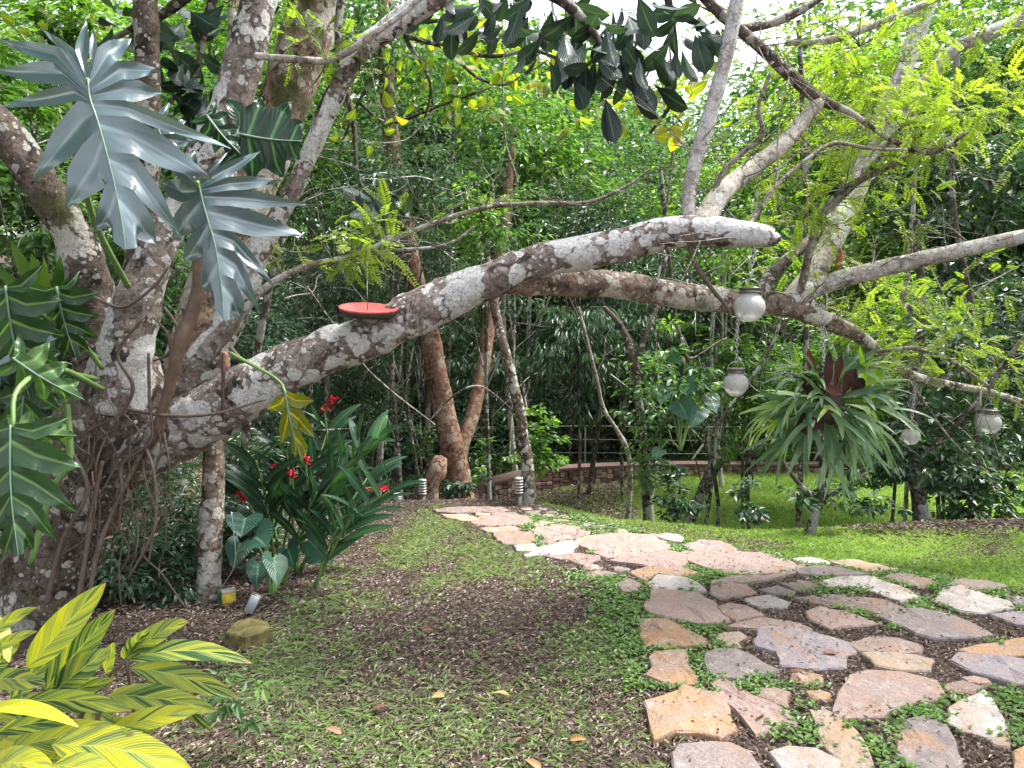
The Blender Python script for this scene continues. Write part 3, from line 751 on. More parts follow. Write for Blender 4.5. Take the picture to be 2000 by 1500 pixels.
# small stones wedged into the wider joints
def far_from(cx_, cy_, r):
    for p in SLAB_POLYS:
        if abs(p[:, 0].mean() - cx_) < 1.2 and abs(p[:, 1].mean() - cy_) < 1.2:
            e = np.concatenate([p + (np.roll(p, -1, 0) - p) * t for t in (0, 0.25, 0.5, 0.75)])
            if np.min(np.hypot(e[:, 0] - cx_, e[:, 1] - cy_)) < r or inside(np.array([cx_]), np.array([cy_]), p)[0]: return False
    return True
def inside(px, py, poly):
    x, y = poly[:, 0], poly[:, 1]; x2, y2 = np.roll(x, -1), np.roll(y, -1)
    r = np.zeros(len(px), bool)
    for a, b, c, d in zip(x, y, x2, y2):
        if b == d: continue
        r ^= ((b > py) != (d > py)) & (px < (c - a) * (py - b) / (d - b) + a)
    return r
nfill = 0
for q in range(2600):
    cy_ = rs.uniform(2.5, 7.6); cx_ = rs.uniform(path_left(cy_) + 0.24, path_right(cy_) - 0.1); r = rs.uniform(0.05, 0.11)
    if nfill < 75 and far_from(cx_, cy_, r * 1.02):
        k = 6; th = np.sort(rs.random(k) * 0.7 + np.arange(k) * 2 * math.pi / k); rr = r * rs.uniform(0.75, 1.1, k)
        zc = gz(cx_, cy_) + rs.uniform(0.012, 0.028)
        add_slab('pgobclpbg'[int(rs.random() * 9)], np.stack([cx_ + rr * np.cos(th) * 1.15, cy_ + rr * np.sin(th), np.full(k, zc)], 1)); nfill += 1
# the path goes on out of the picture, towards and right of the camera
for cx_, cy_ in [(0.95, 2.15), (1.5, 2.2), (2.05, 2.1), (2.6, 2.35), (3.0, 2.9), (3.2, 3.5), (3.1, 2.1), (3.6, 2.7), (1.0, 1.6), (1.6, 1.55), (2.2, 1.5), (2.9, 1.5)]:
    r = 0.22 + 0.05 * rs.random(); th = np.sort(rs.random(7) * 0.6 + np.arange(7) * 0.9)
    pts = np.stack([cx_ + r * np.cos(th) * 1.1, cy_ + r * np.sin(th), np.full(7, gz(cx_, cy_) + 0.05)], 1)
    add_slab('pgobclp'[int(rs.random() * 7)], pts)

def inside(px, py, poly):
    x, y = poly[:, 0], poly[:, 1]; x2, y2 = np.roll(x, -1), np.roll(y, -1)
    r = np.zeros(len(px), bool)
    for a, b, c, d in zip(x, y, x2, y2):
        if b == d: continue
        r ^= ((b > py) != (d > py)) & (px < (c - a) * (py - b) / (d - b) + a)
    return r
def on_stone(x, y):
    r = np.zeros(len(x), bool)
    for p in SLAB_POLYS:
        bb = (x > p[:, 0].min()) & (x < p[:, 0].max()) & (y > p[:, 1].min()) & (y < p[:, 1].max())
        if bb.any():
            k = np.where(bb)[0]; c_ = p.mean(0); r[k] |= inside(x[k], y[k], c_ + (p - c_) * 0.91)
    return r

# ------------------------------------------------------------------ ground plants and litter (nobody could count these)
def scatter(rng, n, x0, x1, y0, y1, dens):
    x, y = rng.uniform(x0, x1, n), rng.uniform(y0, y1, n)
    k = rng.random(n) < dens(x, y)
    return x[k], y[k]
def blades(name, label, x, y, rng, L, W, mat, el=(0.35, 1.1), oval=False, zoff=0.0, tone=None):
    az = rng.uniform(0, 2 * math.pi, len(x)); e = rng.uniform(*el, len(x))
    d = np.stack([np.cos(az) * np.cos(e), np.sin(az) * np.cos(e), np.sin(e)], 1)
    up = np.stack([-np.cos(az) * np.sin(e), -np.sin(az) * np.sin(e), np.cos(e)], 1) + rng.normal(size=(len(x), 3)) * 0.25
    Ls = L * rng.uniform(0.55, 1.35, len(x))
    pos = np.stack([x, y, ground_z(x, y) + zoff], 1)
    V, Q, T, k = leaf_geo(pos, d, up, Ls, W * rng.uniform(0.7, 1.3, len(x)), 0.2, oval, 0.25)
    a = np.clip((0.5 if tone is None else tone) + rng.normal(size=len(x)) * 0.2, 0, 1)
    g = Geo(); g.add(V, Q, T, np.repeat(a, k))
    o = g.out(name, mat, smooth=False)
    return tag(o, label, 'ground plants', None, 'stuff')
rg = np.random.default_rng(21)
x, y = scatter(rg, 24000, -2.2, 1.2, 2.3, 8.8, lambda x, y: yard_mask(x, y) * (1.0 - 0.05 * y))
m = ~on_stone(x, y); x, y = x[m], y[m]
x = np.repeat(x, 7) + rg.normal(size=len(x) * 7) * 0.018; y = np.repeat(y, 7) + rg.normal(size=len(y) * 7) * 0.018
m = ~on_stone(x, y); x, y = x[m], y[m]
blades('yard_grass', 'short broad bladed grass growing in patches on the brown yard', x, y, rg, 0.056, 0.0068, M['grass'], (0.05, 0.75))
x, y = scatter(rg, 160000, -0.5, 11, 7.2, 18.5, lambda x, y: lawn_mask(x, y) * (y > crest(x) + 1.5))
blades('lawn_grass', 'bright green mown lawn grass below the slope in front of the rubble wall', x, y, rg, 0.07, 0.012, M['lawn'], (0.6, 1.4), tone=0.15 + 0.8 * fbm(x * 0.8, y * 0.8 + 40))
x, y = scatter(rg, 150000, 0.2, 6.5, 3.0, 9.2, lambda x, y: lawn_mask(x, y) * (y <= crest(x) + 1.5))
m = ~on_stone(x, y); x, y = x[m], y[m]
blades('verge_grass', 'green grass along the right edge of the stone path', x, y, rg, 0.045, 0.007, M['lawn'], (0.3, 1.2), tone=-0.05 + 1.1 * fbm(x * 1.3, y * 1.6 + 60))
# low round leaved weeds in the joints of the path and beside it
def dcl(x, y):
    onp = (0.10 + 0.90 * sstep((x - path_left(y) + 0.02) / 0.12)) * (x > path_left(y) - 0.35) * (x < path_right(y) + 0.1)
    return onp * sstep((fbm(x * 2.3 + 70, y * 2.3) - 0.42) * 6) * (1.0 - 0.08 * y)
x, y = scatter(rg, 42000, 0.1, 4.4, 1.8, 7.5, dcl)
m = ~on_stone(x, y); x, y = x[m], y[m]
x = np.repeat(x, 4) + rg.normal(size=len(x) * 4) * 0.02; y = np.repeat(y, 4) + rg.normal(size=len(y) * 4) * 0.02
blades('joint_weeds', 'low green weeds creeping through the joints between flagstones', x, y, rg, 0.024, 0.017, M['clover'], (0.1, 0.9), True, 0.022)
# dead leaf litter
def dlit(x, y): return np.clip(0.98 - 0.45 * yard_mask(x, y), 0, 1) * (1 - 0.95 * lawn_mask(x, y))
x, y = scatter(rg, 150000, -2.4, 4.5, 2.2, 8.6, dlit)
m = ~on_stone(x, y); x, y = x[m], y[m]
blades('leaf_litter', 'small dead brown leaves and chips lying over the yard soil', x, y, rg, 0.030, 0.0095, M['litter'], (-0.1, 0.45), False, 0.014, 0.55)
x, y = scatter(rg, 9000, 2.9, 6.4, 6.0, 7.6, lambda x, y: np.exp(-((x - 4.5) / 1.7) ** 2 - ((y - 6.75) / 0.5) ** 2))
blades('mound_litter', 'dead brown leaves heaped on the mound at the lawn edge', x, y, rg, 0.07, 0.03, M['litter'], (-0.1, 0.5), False, 0.01)
x, y = scatter(rg, 16000, -2.0, 2.6, 9.0, 15, lambda x, y: 0.6 * (lawn_mask(x, y) < 0.4))
blades('slope_litter', 'pale dead leaves on the bare patch of the lower slope', x, y, rg, 0.07, 0.03, M['litter'], (-0.1, 0.4), False, 0.01, 0.7)
# crumbs and bits on the flagstones
x, y = scatter(rg, 60000, 0.2, 4.4, 2.2, 6.8, lambda x, y: 0.09 * sstep((fbm(x * 3 + 3, y * 3) - 0.42) * 5))
m = on_stone(x, y); x, y = x[m], y[m]
zt = np.array([0.058] * len(x))
blades('stone_debris', 'dark leaf crumbs scattered over the flagstones', x, y, rg, 0.022, 0.009, M['litter'], (-0.05, 0.35), False, 0.036, 0.25)

# larger fallen leaves that can be picked out
def blade_patch(c3, side3, wid, nrm, across=4, fold=0.12, wave=0.0, rng=None):
    """strip surface along centre points c3 with side vectors, half widths and normals"""
    n = len(c3); t = np.linspace(-1, 1, across + 1)
    V = []; U = []
    for k in range(n):
        wv = 0 if rng is None else wave
        for s in t:
            lift = fold * abs(s) * wid[k] + wv * math.sin(k * 1.7 + s * 2) * wid[k]
            V.append(c3[k] + side3[k] * s * wid[k] + nrm[k] * lift); U.append((s, k / (n - 1)))
    w = across + 1
    i = np.arange(n - 1)[:, None] * w; j = np.arange(across)[None]
    Q = np.stack([i + j, i + j + 1, i + w + j + 1, i + w + j], -1).reshape(-1, 4)
    return np.array(V), Q, np.array(U)
PROF = {
    'lance': lambda t: np.sin(math.pi * np.clip(t, 0, 1) ** 0.82) ** 0.72,
    'obovate': lambda t: np.clip(np.sin(math.pi * np.clip(t, 0, 1) ** 1.55) ** 0.75, 0, 1),
    'ovate': lambda t: np.sin(math.pi * np.clip(t * 0.97 + 0.03, 0, 1) ** 0.62) ** 0.8,
    'strap': lambda t: np.minimum(1, np.minimum(t * 8 + 0.5, (1 - t) * 3.5)) ,
}
def leaf3(base, tip, wid, arch=0.0, roll=0.0, prof='lance', nseg=10, across=4, fold=0.18, face=None, bend=None, wave=0.05, rng=None):
    """one large leaf from base to tip; half width wid; arch lifts the middle; roll turns it about its length"""
    base, tip = np.asarray(base, float), np.asarray(tip, float)
    L = np.linalg.norm(tip - base)
    mid = (base + tip) / 2 + (np.array([0, 0, 1.0]) if bend is None else np.asarray(bend, float)) * arch * L
    t = np.linspace(0, 1, nseg + 1)[:, None]
    c = (1 - t) ** 2 * base + 2 * t * (1 - t) * mid + t ** 2 * tip
    tan = unit(np.gradient(c, axis=0))
    f = unit(CAM - (base + tip) / 2) if face is None else unit(np.asarray(face, float))
    side = unit(np.cross(tan, f)); nr = np.cross(side, tan)
    cr, sr = math.cos(roll), math.sin(roll)
    side, nr = side * cr + nr * sr, nr * cr - side * sr
    w = np.maximum(PROF[prof](t[:, 0]) * wid, 0.002)
    return blade_patch(c, side, w, nr, across, fold, wave, rng or rg)
def leaf_obj(name, parent, mat, *a, tone=0.5, org=None, **k):
    V, Q, U = leaf3(*a, **k)
    return build(name, V, [Q], mat, parent, True, {'v': np.full(len(V), tone)}, U, None, org)

fl = [(1008, 1266, 0.5, 'curled reddish brown leaf lying on grass in mid yard'), (855, 1362, 0.9, 'orange brown fallen leaf lying left of the yellow one'),
      (978, 1358, 1.0, 'yellow fallen leaf in the front grass'), (1130, 1446, 0.95, 'small orange leaf on weeds near the path edge'),
      (745, 1385, 0.2, 'dark brown curled leaf in the front left of the yard'), (1015, 1448, 0.35, 'pinkish brown leaf lying low in the front grass'),
      (1035, 1205, 0.15, 'wide dark dead leaf under the middle of the yard grass'), (1618, 1278, 0.3, 'long reddish leaf lying on the mauve flagstone'),
      (650, 1430, 0.6, 'orange leaf at the front left edge of the yard'), (1040, 1495, 0.75, 'orange leaf at the bottom edge of the yard'),
      (835, 1232, 0.6, 'pale leaf lying on the grass patch beyond the mulch'), (1485, 1402, 0.97, 'yellow leaf on the pale flagstone with white streaks'),
      (1562, 1315, 0.4, 'brown pod leaf in the weeds below the mauve flagstone')]
for px_, py_, tn, lb in fl:
    p = G(px_, py_, 0.03)
    az = rg.uniform(0, 6.28); L = rg.uniform(0.024, 0.04)
    d = np.array([math.cos(az), math.sin(az), 0.05])
    o = leaf_obj('fallen_leaf', None, M['fallen'], p - d * L, p + d * L + [0, 0, 0.01], L * 0.45, 0.12, 0.3 * rg.normal(), 'ovate', 6, 4, 0.45, (0, 0, 1), tone=tn, org=tuple(p))
    tag(o, lb, 'leaf', 'larger fallen leaves')

# ------------------------------------------------------------------ the big leaning tree
YS = 0.92        # the tree was measured at about 4.5 m and stands at 4.15 m
def pxs(rows): return [(x, y, Y * YS, r) for x, y, Y, r in rows]
tb = G(90, 1215)
tb = np.array([P(90, 1215, 4.15)[0], 4.15, gz(P(90, 1215, 4.15)[0], 4.15)])
tree = thing('leaning_tree', tb, 'big lichen spotted tree at left whose long limb leans across the whole garden', 'tree')
def limb(name, rows, mat, sides=14, step=0.03, amp=0.16, freq=7.0, parent=None, sc_=True, seed=0.0):
    g = Geo(); px_tube(g, pxs(rows) if sc_ else rows, sides, step, amp, freq, seed)
    return g.out(name, mat, parent or tree)
limb('trunk', [(40, 1420, 4.5, 120), (75, 1240, 4.52, 92), (115, 1060, 4.5, 80), (180, 920, 4.48, 84), (225, 820, 4.45, 92), (240, 740, 4.45, 72), (250, 690, 4.45, 52)], M['bark_brown'], 22, 0.025, 0.24, 5.0)
big = limb('limb', [(190, 905, 4.5, 70), (250, 885, 4.45, 66), (330, 850, 4.4, 60), (450, 780, 4.3, 55), (600, 702, 4.25, 46), (720, 657, 4.2, 43), (850, 592, 4.2, 42), (960, 546, 4.22, 35),
                    (1060, 508, 4.25, 33), (1180, 487, 4.22, 33), (1300, 457, 4.18, 31), (1380, 452, 4.12, 30), (1450, 457, 4.08, 24), (1500, 463, 4.03, 20), (1512, 466, 4.02, 15), (1520, 459, 4.02, 8)], M['bark'], 22, 0.02, 0.15, 8.0)
limb('limb', [(985, 545, 4.28, 30), (1100, 552, 4.5, 28), (1200, 556, 4.7, 27), (1320, 576, 4.85, 26), (1430, 588, 5.0, 24), (1540, 598, 5.1, 22), (1620, 630, 5.2, 17), (1680, 658, 5.3, 13),
              (1735, 705, 5.45, 10), (1800, 740, 5.6, 9), (1930, 765, 5.75, 6), (2020, 790, 5.85, 4), (2120, 810, 5.9, 2)], M['bark_limb'], 16, 0.025, 0.14, 9.0, seed=4)
limb('limb', [(1525, 600, 5.1, 20), (1600, 560, 5.15, 18), (1700, 530, 5.1, 17), (1850, 495, 5.0, 15), (2010, 460, 4.9, 14), (2250, 420, 4.8, 11), (2450, 400, 4.8, 5)], M['bark_pale'], 14, 0.03, 0.08, 9.0)
limb('limb', [(1535, 595, 5.15, 18), (1590, 530, 5.3, 22), (1640, 440, 5.5, 22), (1680, 350, 5.7, 20), (1730, 220, 5.8, 19), (1775, 110, 5.9, 17), (1830, -40, 6.0, 14), (1880, -160, 6.1, 8)], M['bark_pale'], 12, 0.04, 0.06)
limb('limb', [(1345, 452, 4.2, 13), (1350, 350, 4.28, 14), (1388, 220, 4.3, 15), (1418, 110, 4.3, 14), (1440, 0, 4.3, 14), (1462, -120, 4.3, 11)], M['bark_pale'], 12, 0.03, 0.07)
limb('limb', [(1372, 440, 4.15, 24), (1400, 390, 4.2, 20), (1440, 350, 4.3, 18), (1520, 290, 4.4, 16), (1570, 235, 4.45, 14), (1602, 196, 4.45, 12)], M['bark_cream'], 12, 0.03, 0.05)
limb('limb', [(1330, -60, 4.4, 10), (1372, -10, 4.4, 10), (1420, 38, 4.4, 11), (1480, 88, 4.42, 11), (1545, 148, 4.44, 12), (1602, 194, 4.45, 11), (1660, 220, 4.45, 6), (1740, 272, 4.45, 5), (1805, 300, 4.45, 4.5), (1850, 285, 4.4, 4), (1890, 258, 4.4, 3)], M['bark_brown'], 9, 0.03, 0.08)
limb('branch', [(1450, 58, 4.45, 8), (1505, 45, 4.5, 9), (1560, 22, 4.5, 8), (1610, -10, 4.5, 7), (1680, -50, 4.5, 5)], M['bark_brown'], 8, 0.03, 0.08)
limb('branch', [(1540, 85, 4.9, 5), (1620, 78, 4.9, 7), (1700, 52, 4.9, 7), (1800, 10, 4.9, 7), (1900, -40, 4.9, 6)], M['bark_pale'], 8, 0.03)
limb('branch', [(2120, -10, 5.6, 17), (2000, 38, 5.6, 15), (1930, 66, 5.6, 14), (1860, 100, 5.6, 13), (1800, 170, 5.6, 12), (1740, 270, 5.6, 13), (1690, 340, 5.6, 10)], M['bark_pale'], 10, 0.04, 0.1)
limb('branch', [(1380, 430, 4.2, 4), (1410, 340, 4.2, 5), (1455, 295, 4.2, 5), (1488, 262, 4.2, 5), (1482, 205, 4.2, 4), (1506, 140, 4.2, 3)], M['twig'], 7, 0.02)
limb('branch', [(1445, 460, 4.1, 7), (1475, 425, 4.12, 5), (1520, 360, 4.2, 4), (1580, 308, 4.25, 4), (1630, 280, 4.3, 4), (1700, 290, 4.3, 3), (1770, 292, 4.3, 2)], M['twig'], 7, 0.02)
limb('branch', [(1560, 580, 5.1, 8), (1600, 430, 5.0, 8), (1655, 368, 4.95, 8), (1740, 322, 4.9, 7), (1820, 285, 4.9, 6), (1895, 258, 4.9, 4)], M['twig'], 8, 0.03)
limb('branch', [(1480, 590, 4.95, 14), (1500, 545, 5.1, 13), (1540, 505, 5.3, 12), (1610, 440, 5.6, 9), (1680, 340, 5.9, 6)], M['bark_brown'], 9, 0.03)
limb('branch', [(1805, 205, 4.9, 3), (1850, 180, 4.9, 3.5), (1760, 250, 4.9, 4), (1700, 330, 4.95, 5), (1600, 430, 5.0, 5)][::-1], M['twig'], 6, 0.03)
limb('branch', [(1690, 690, 5.4, 3), (1730, 685, 5.3, 4), (1790, 680, 5.3, 5), (1850, 700, 5.35, 4), (1930, 755, 5.6, 4)], M['twig'], 6, 0.03)
limb('branch', [(1930, 762, 5.7, 4), (1955, 720, 5.6, 4), (2000, 660, 5.5, 4), (2060, 600, 5.5, 3)], M['twig'], 6, 0.03)
limb('branch', [(1930, 764, 5.7, 4), (1970, 780, 5.65, 4), (2010, 800, 5.6, 3.5), (2100, 850, 5.5, 2)], M['twig'], 6, 0.03)
# stems that rise from the crotch on the left
limb('stem', [(215, 760, 4.5, 55), (190, 640, 4.5, 48), (150, 480, 4.4, 38), (85, 365, 4.3, 36), (20, 272, 4.25, 34), (-50, 200, 4.2, 33), (-160, 100, 4.1, 28)], M['bark_brown'], 18, 0.025, 0.2, 7.0, seed=2)
limb('stem', [(235, 800, 4.35, 58), (255, 640, 4.32, 48), (300, 500, 4.34, 36), (345, 420, 4.4, 32), (400, 310, 4.45, 34), (452, 200, 4.5, 36), (488, 80, 4.5, 36), (512, -20, 4.5, 32), (540, -140, 4.5, 28)], M['bark'], 18, 0.025, 0.12, 7.0, seed=6)
limb('stem', [(262, 560, 4.8, 24), (280, 420, 4.85, 24), (290, 280, 4.85, 23), (288, 120, 4.85, 22), (284, 0, 4.85, 22), (280, -140, 4.85, 20)], M['bark_brown'], 12, 0.03, 0.1)
limb('stem', [(330, 800, 4.5, 34), (395, 710, 4.5, 34), (450, 620, 4.55, 30), (510, 480, 4.6, 22), (560, 395, 4.6, 18), (605, 300, 4.6, 17), (650, 200, 4.6, 17), (690, 115, 4.6, 19), (760, 55, 4.6, 21), (850, -5, 4.6, 22), (960, -70, 4.6, 20)], M['bark'], 14, 0.025, 0.12, 9.0, seed=9)
limb('branch', [(488, 108, 4.45, 7), (560, 115, 4.4, 7), (640, 118, 4.4, 7), (690, 95, 4.35, 7), (740, 60, 4.3, 6), (800, 15, 4.3, 6), (860, -40, 4.3, 5)], M['bark_pale'], 8, 0.03)
limb('branch', [(405, 690, 4.4, 20), (450, 632, 4.4, 14), (520, 560, 4.45, 8), (600, 520, 4.5, 7), (690, 500, 4.55, 6), (760, 470, 4.6, 6), (850, 435, 4.7, 5), (950, 405, 4.8, 5), (1050, 397, 4.9, 5), (1150, 395, 5.0, 4), (1230, 360, 5.1, 3), (1270, 330, 5.1, 2)], M['twig'], 8, 0.03)
limb('branch', [(690, 500, 4.6, 4), (760, 490, 4.7, 4), (870, 478, 4.8, 3), (930, 440, 4.9, 2)], M['twig'], 6, 0.03)

rt = np.random.default_rng(33)
def twigs(rows_list, mat, name, n_each, length, parent, rng, up=0.2, r0=0.004):
    """thin bare twigs springing from given limb points, joined into one part"""
    g = Geo()
    for (px_, py_, Y) in rows_list:
        for q in range(n_each):
            p = P(px_, py_, Y * YS)
            d = unit(rng.normal(size=3) * [1, 0.7, 0.7] + [0, 0, up])
            L = length * rng.uniform(0.5, 1.4)
            pts = [p]; dd = d
            for s in range(4):
                dd = unit(dd + rng.normal(size=3) * 0.28)
                pts.append(pts[-1] + dd * L / 4)
            tube(g, [(*q_, r0 * (1 - 0.2 * k)) for k, q_ in enumerate(pts)], 5, 0.05, cap=False)
            if rng.random() < 0.7:
                e = unit(dd + rng.normal(size=3) * 0.7); m_ = pts[2]
                tube(g, [(*m_, r0 * 0.6), (*(m_ + e * L * 0.25), r0 * 0.5), (*(m_ + e * L * 0.5 + rng.normal(size=3) * 0.02), r0 * 0.3)], 4, 0.05, cap=False)
    o = g.out(name, mat, parent); o['kind'] = 'stuff'
    return o
twigs([(1390, 400, 4.2), (1430, 350, 4.3), (1520, 330, 4.3), (1600, 300, 4.4), (1540, 150, 4.4), (1480, 90, 4.4), (1650, 370, 4.9), (1740, 320, 4.9), (1700, 230, 5.0), (1800, 290, 4.5), (1760, 120, 5.5),
       (1450, 470, 4.1), (1350, 300, 4.3), (1620, 440, 5.0), (1560, 600, 5.1), (1640, 640, 5.2), (1700, 530, 5.1), (1850, 740, 5.6), (1800, 690, 5.3), (1950, 720, 5.6), (1900, 480, 5.0), (1680, 90, 4.9)],
      M['twig'], 'twig', 7, 0.50, tree, rt)
twigs([(640, 118, 4.4), (720, 90, 4.5), (600, 300, 4.6), (520, 480, 4.6), (850, 435, 4.7), (950, 405, 4.8), (1100, 396, 4.9), (760, 470, 4.6), (560, 400, 4.6), (650, 515, 4.55)], M['twig'], 'twig', 6, 0.40, tree, rt)

# feathery foliage (fine compound leaves) on the right hand limbs
def pinnate(g, rng, p, d, up, L, n=12, ll=0.024, tone=0.5):
    d = unit(d); side = unit(np.cross(d, up)); nr = np.cross(side, d)
    t = np.linspace(0.12, 1, n)
    c = p + d * (t * L)[:, None] - nr * (t ** 2 * L * 0.22)[:, None]
    pos = np.repeat(c, 2, 0); s = np.tile([1, -1], n)[:, None]
    dr = side * s + d * 0.45 + rng.normal(size=(2 * n, 3)) * 0.12
    V, Q, T, k = leaf_geo(pos, dr, np.tile(nr, (2 * n, 1)) + rng.normal(size=(2 * n, 3)) * 0.2, ll * np.repeat(np.sin(math.pi * (t * 0.85 + 0.1)) * 0.6 + 0.5, 2), ll * 0.42, 0.1)
    g.add(V, Q, T, np.clip(tone + rng.normal() * 0.12, 0, 1))
def spray(g, rng, px_, py_, Y, rpx, n, tone, ll=0.029):
    n = int(n * 1.15)
    c = P(px_, py_, Y * YS); R = rpx * Y * YS / FPX
    for q in range(n):
        o = rng.normal(size=3) * [0.55, 0.5, 0.32] * R
        d = unit(unit(o) * 0.9 + rng.normal(size=3) * 0.5 + [0, -0.15, -0.05])
        pinnate(g, rng, c + o, d, unit(np.array([0, -0.25, 1.0]) + rng.normal(size=3) * 0.35), rng.uniform(0.10, 0.19), 12, ll, tone)
g = Geo()
for a in [(1900, 200, 4.6, 95, 70, 0.72), (1850, 250, 4.6, 70, 40, 0.6), (1760, 250, 4.6, 90, 50, 0.55), (1700, 130, 4.9, 100, 55, 0.5), (1600, 70, 4.9, 100, 40, 0.5), (1800, 60, 5.0, 120, 60, 0.42),
          (1930, 110, 5.2, 90, 36, 0.35), (1660, 300, 4.9, 80, 40, 0.5), (1640, 360, 5.0, 80, 44, 0.55), (1560, 420, 5.0, 70, 30, 0.5), (1530, 200, 4.8, 90, 30, 0.5), (1700, 210, 4.9, 70, 40, 0.6),
          (1480, 300, 4.9, 90, 30, 0.45), (1730, 420, 5.2, 80, 24, 0.4), (1790, 690, 5.2, 80, 36, 0.5), (1740, 600, 5.4, 90, 34, 0.5), (1850, 650, 5.4, 90, 32, 0.42), (1960, 720, 5.5, 70, 28, 0.5),
          (1700, 560, 5.4, 70, 24, 0.62), (1900, 560, 5.6, 90, 24, 0.35), (1560, 520, 5.3, 70, 26, 0.45), (2050, 250, 5.0, 120, 40, 0.5), (1980, 20, 5.4, 100, 34, 0.4), (1510, 20, 5.0, 80, 26, 0.5)]:
    spray(g, rt, *a)
g.out('feathery_foliage', M['pinnate'], tree, False, 'stuff')
g = Geo()
for a in [(720, 470, 4.5, 55, 34, 0.55), (690, 500, 4.5, 40, 16, 0.5), (640, 90, 4.5, 60, 20, 0.35), (560, 60, 4.6, 60, 16, 0.3), (760, 430, 4.6, 40, 10, 0.45), (560, 500, 4.8, 40, 10, 0.4)]:
    spray(g, rt, *a)
g.out('feathery_foliage', M['pinnate'], tree, False, 'stuff')

rc_ = np.random.default_rng(61)
g = Geo()
for (c_, R_, n_) in [((-3.0, 3.6, 5.3), (2.4, 2.2, 0.8), 150), ((-3.4, 5.6, 6.0), (2.2, 1.8, 0.9), 110), ((-4.6, 2.2, 4.6), (1.6, 1.8, 0.9), 80)]:
    crown_geo(g, rc_, c_, R_, n_, 46, 0.11, 0.5, 0.2, 0.4, 0.3)
g.out('crown', M['mid'], tree, False, 'stuff')  # unseen crown above the frame, added to shade the left trunk
for r in [[(512, -20, 4.5, 30), (560, -300, 4.6, 24), (520, -520, 4.8, 14)], [(-160, 100, 4.1, 28), (-330, -150, 4.0, 20), (-420, -420, 4.0, 10)], [(284, -130, 4.85, 20), (270, -350, 4.9, 15), (200, -560, 5.0, 8)], [(950, -60, 4.6, 20), (1000, -250, 4.8, 14), (900, -420, 5.0, 8)]]:
    limb('limb', r, M['bark_brown'], 10, 0.06, 0.1)
# climbing roots and thin vines on the trunk: one plant, each a strand
crl = thing('climbing_vine', P(330, 860, 4.0), 'brown climbing roots and strands wound over the forked trunk', 'vine')
def strand(rows, mat, name='vine_strand', sides=7):
    g = Geo(); px_tube(g, rows, sides, 0.02, 0.12, 14.0, rt.random() * 9)
    g.out(name, mat, crl)
strand([(392, 490, 3.8, 13), (388, 560, 3.8, 13), (372, 620, 3.8, 13), (355, 660, 3.78, 14), (335, 740, 3.78, 11), (318, 800, 3.78, 10), (300, 860, 3.8, 9), (260, 920, 3.85, 8)], M['root_brown'], 'climbing_stem', 10)
for k, rows in enumerate([
    [(290, 690, 3.8, 3), (292, 780, 3.78, 3), (295, 860, 3.75, 3), (240, 905, 3.78, 3), (238, 960, 3.75, 3), (232, 1040, 3.75, 2)],
    [(330, 520, 3.85, 3), (300, 560, 3.83, 3), (240, 600, 3.82, 3), (180, 580, 3.86, 3), (120, 570, 3.9, 4), (60, 575, 3.9, 4)],
    [(320, 600, 3.85, 3), (345, 640, 3.84, 3), (330, 690, 3.84, 3), (300, 705, 3.84, 2)],
    [(300, 620, 3.84, 2), (330, 660, 3.83, 3), (330, 740, 3.82, 2), (325, 830, 3.8, 2)],
    [(250, 800, 3.82, 4), (330, 812, 3.75, 4), (420, 808, 3.72, 3), (520, 780, 3.72, 2)],
    [(280, 880, 3.78, 5), (230, 980, 3.75, 5), (190, 1080, 3.7, 5), (170, 1200, 3.68, 4)],
    [(200, 900, 3.75, 4), (180, 1000, 3.72, 5), (165, 1100, 3.7, 5), (140, 1250, 3.65, 5)],
    [(280, 860, 3.78, 3), (300, 920, 3.72, 3), (305, 1000, 3.7, 3), (290, 1100, 3.7, 2)],
    [(140, 880, 3.72, 4), (170, 960, 3.7, 4), (120, 1060, 3.7, 4), (90, 1180, 3.68, 5)],
    [(310, 1010, 3.75, 3), (285, 1070, 3.7, 3), (250, 1130, 3.7, 2)],
    [(455, 700, 3.95, 3), (520, 720, 3.85, 3), (580, 790, 3.8, 3), (610, 850, 3.75, 2)],
    [(450, 680, 3.95, 5), (475, 705, 3.9, 4), (500, 715, 3.88, 3)],
    [(395, 470, 3.85, 3), (470, 610, 3.8, 2), (400, 720, 3.78, 2)],
    [(215, 840, 3.76, 4), (260, 760, 3.78, 4), (230, 690, 3.78, 3), (280, 620, 3.8, 3)],
    [(1345, 440, 3.8, 4), (1352, 500, 3.8, 5), (1380, 550, 3.8, 5), (1422, 605, 3.82, 3), (1430, 640, 3.82, 2)],
]):
    strand(rows, M['root'], 'vine_strand', 6)
for k in range(26):
    x0, y0 = rt.uniform(170, 330), rt.uniform(760, 960)
    rows = [(x0, y0, 3.80, 2.2)]
    for s in range(4): rows.append((rows[-1][0] + rt.normal() * 26 - 6, rows[-1][1] + rt.uniform(25, 80), 3.78 + rt.normal() * 0.03, 1.8))
    strand(rows, M['root'], 'vine_strand', 5)

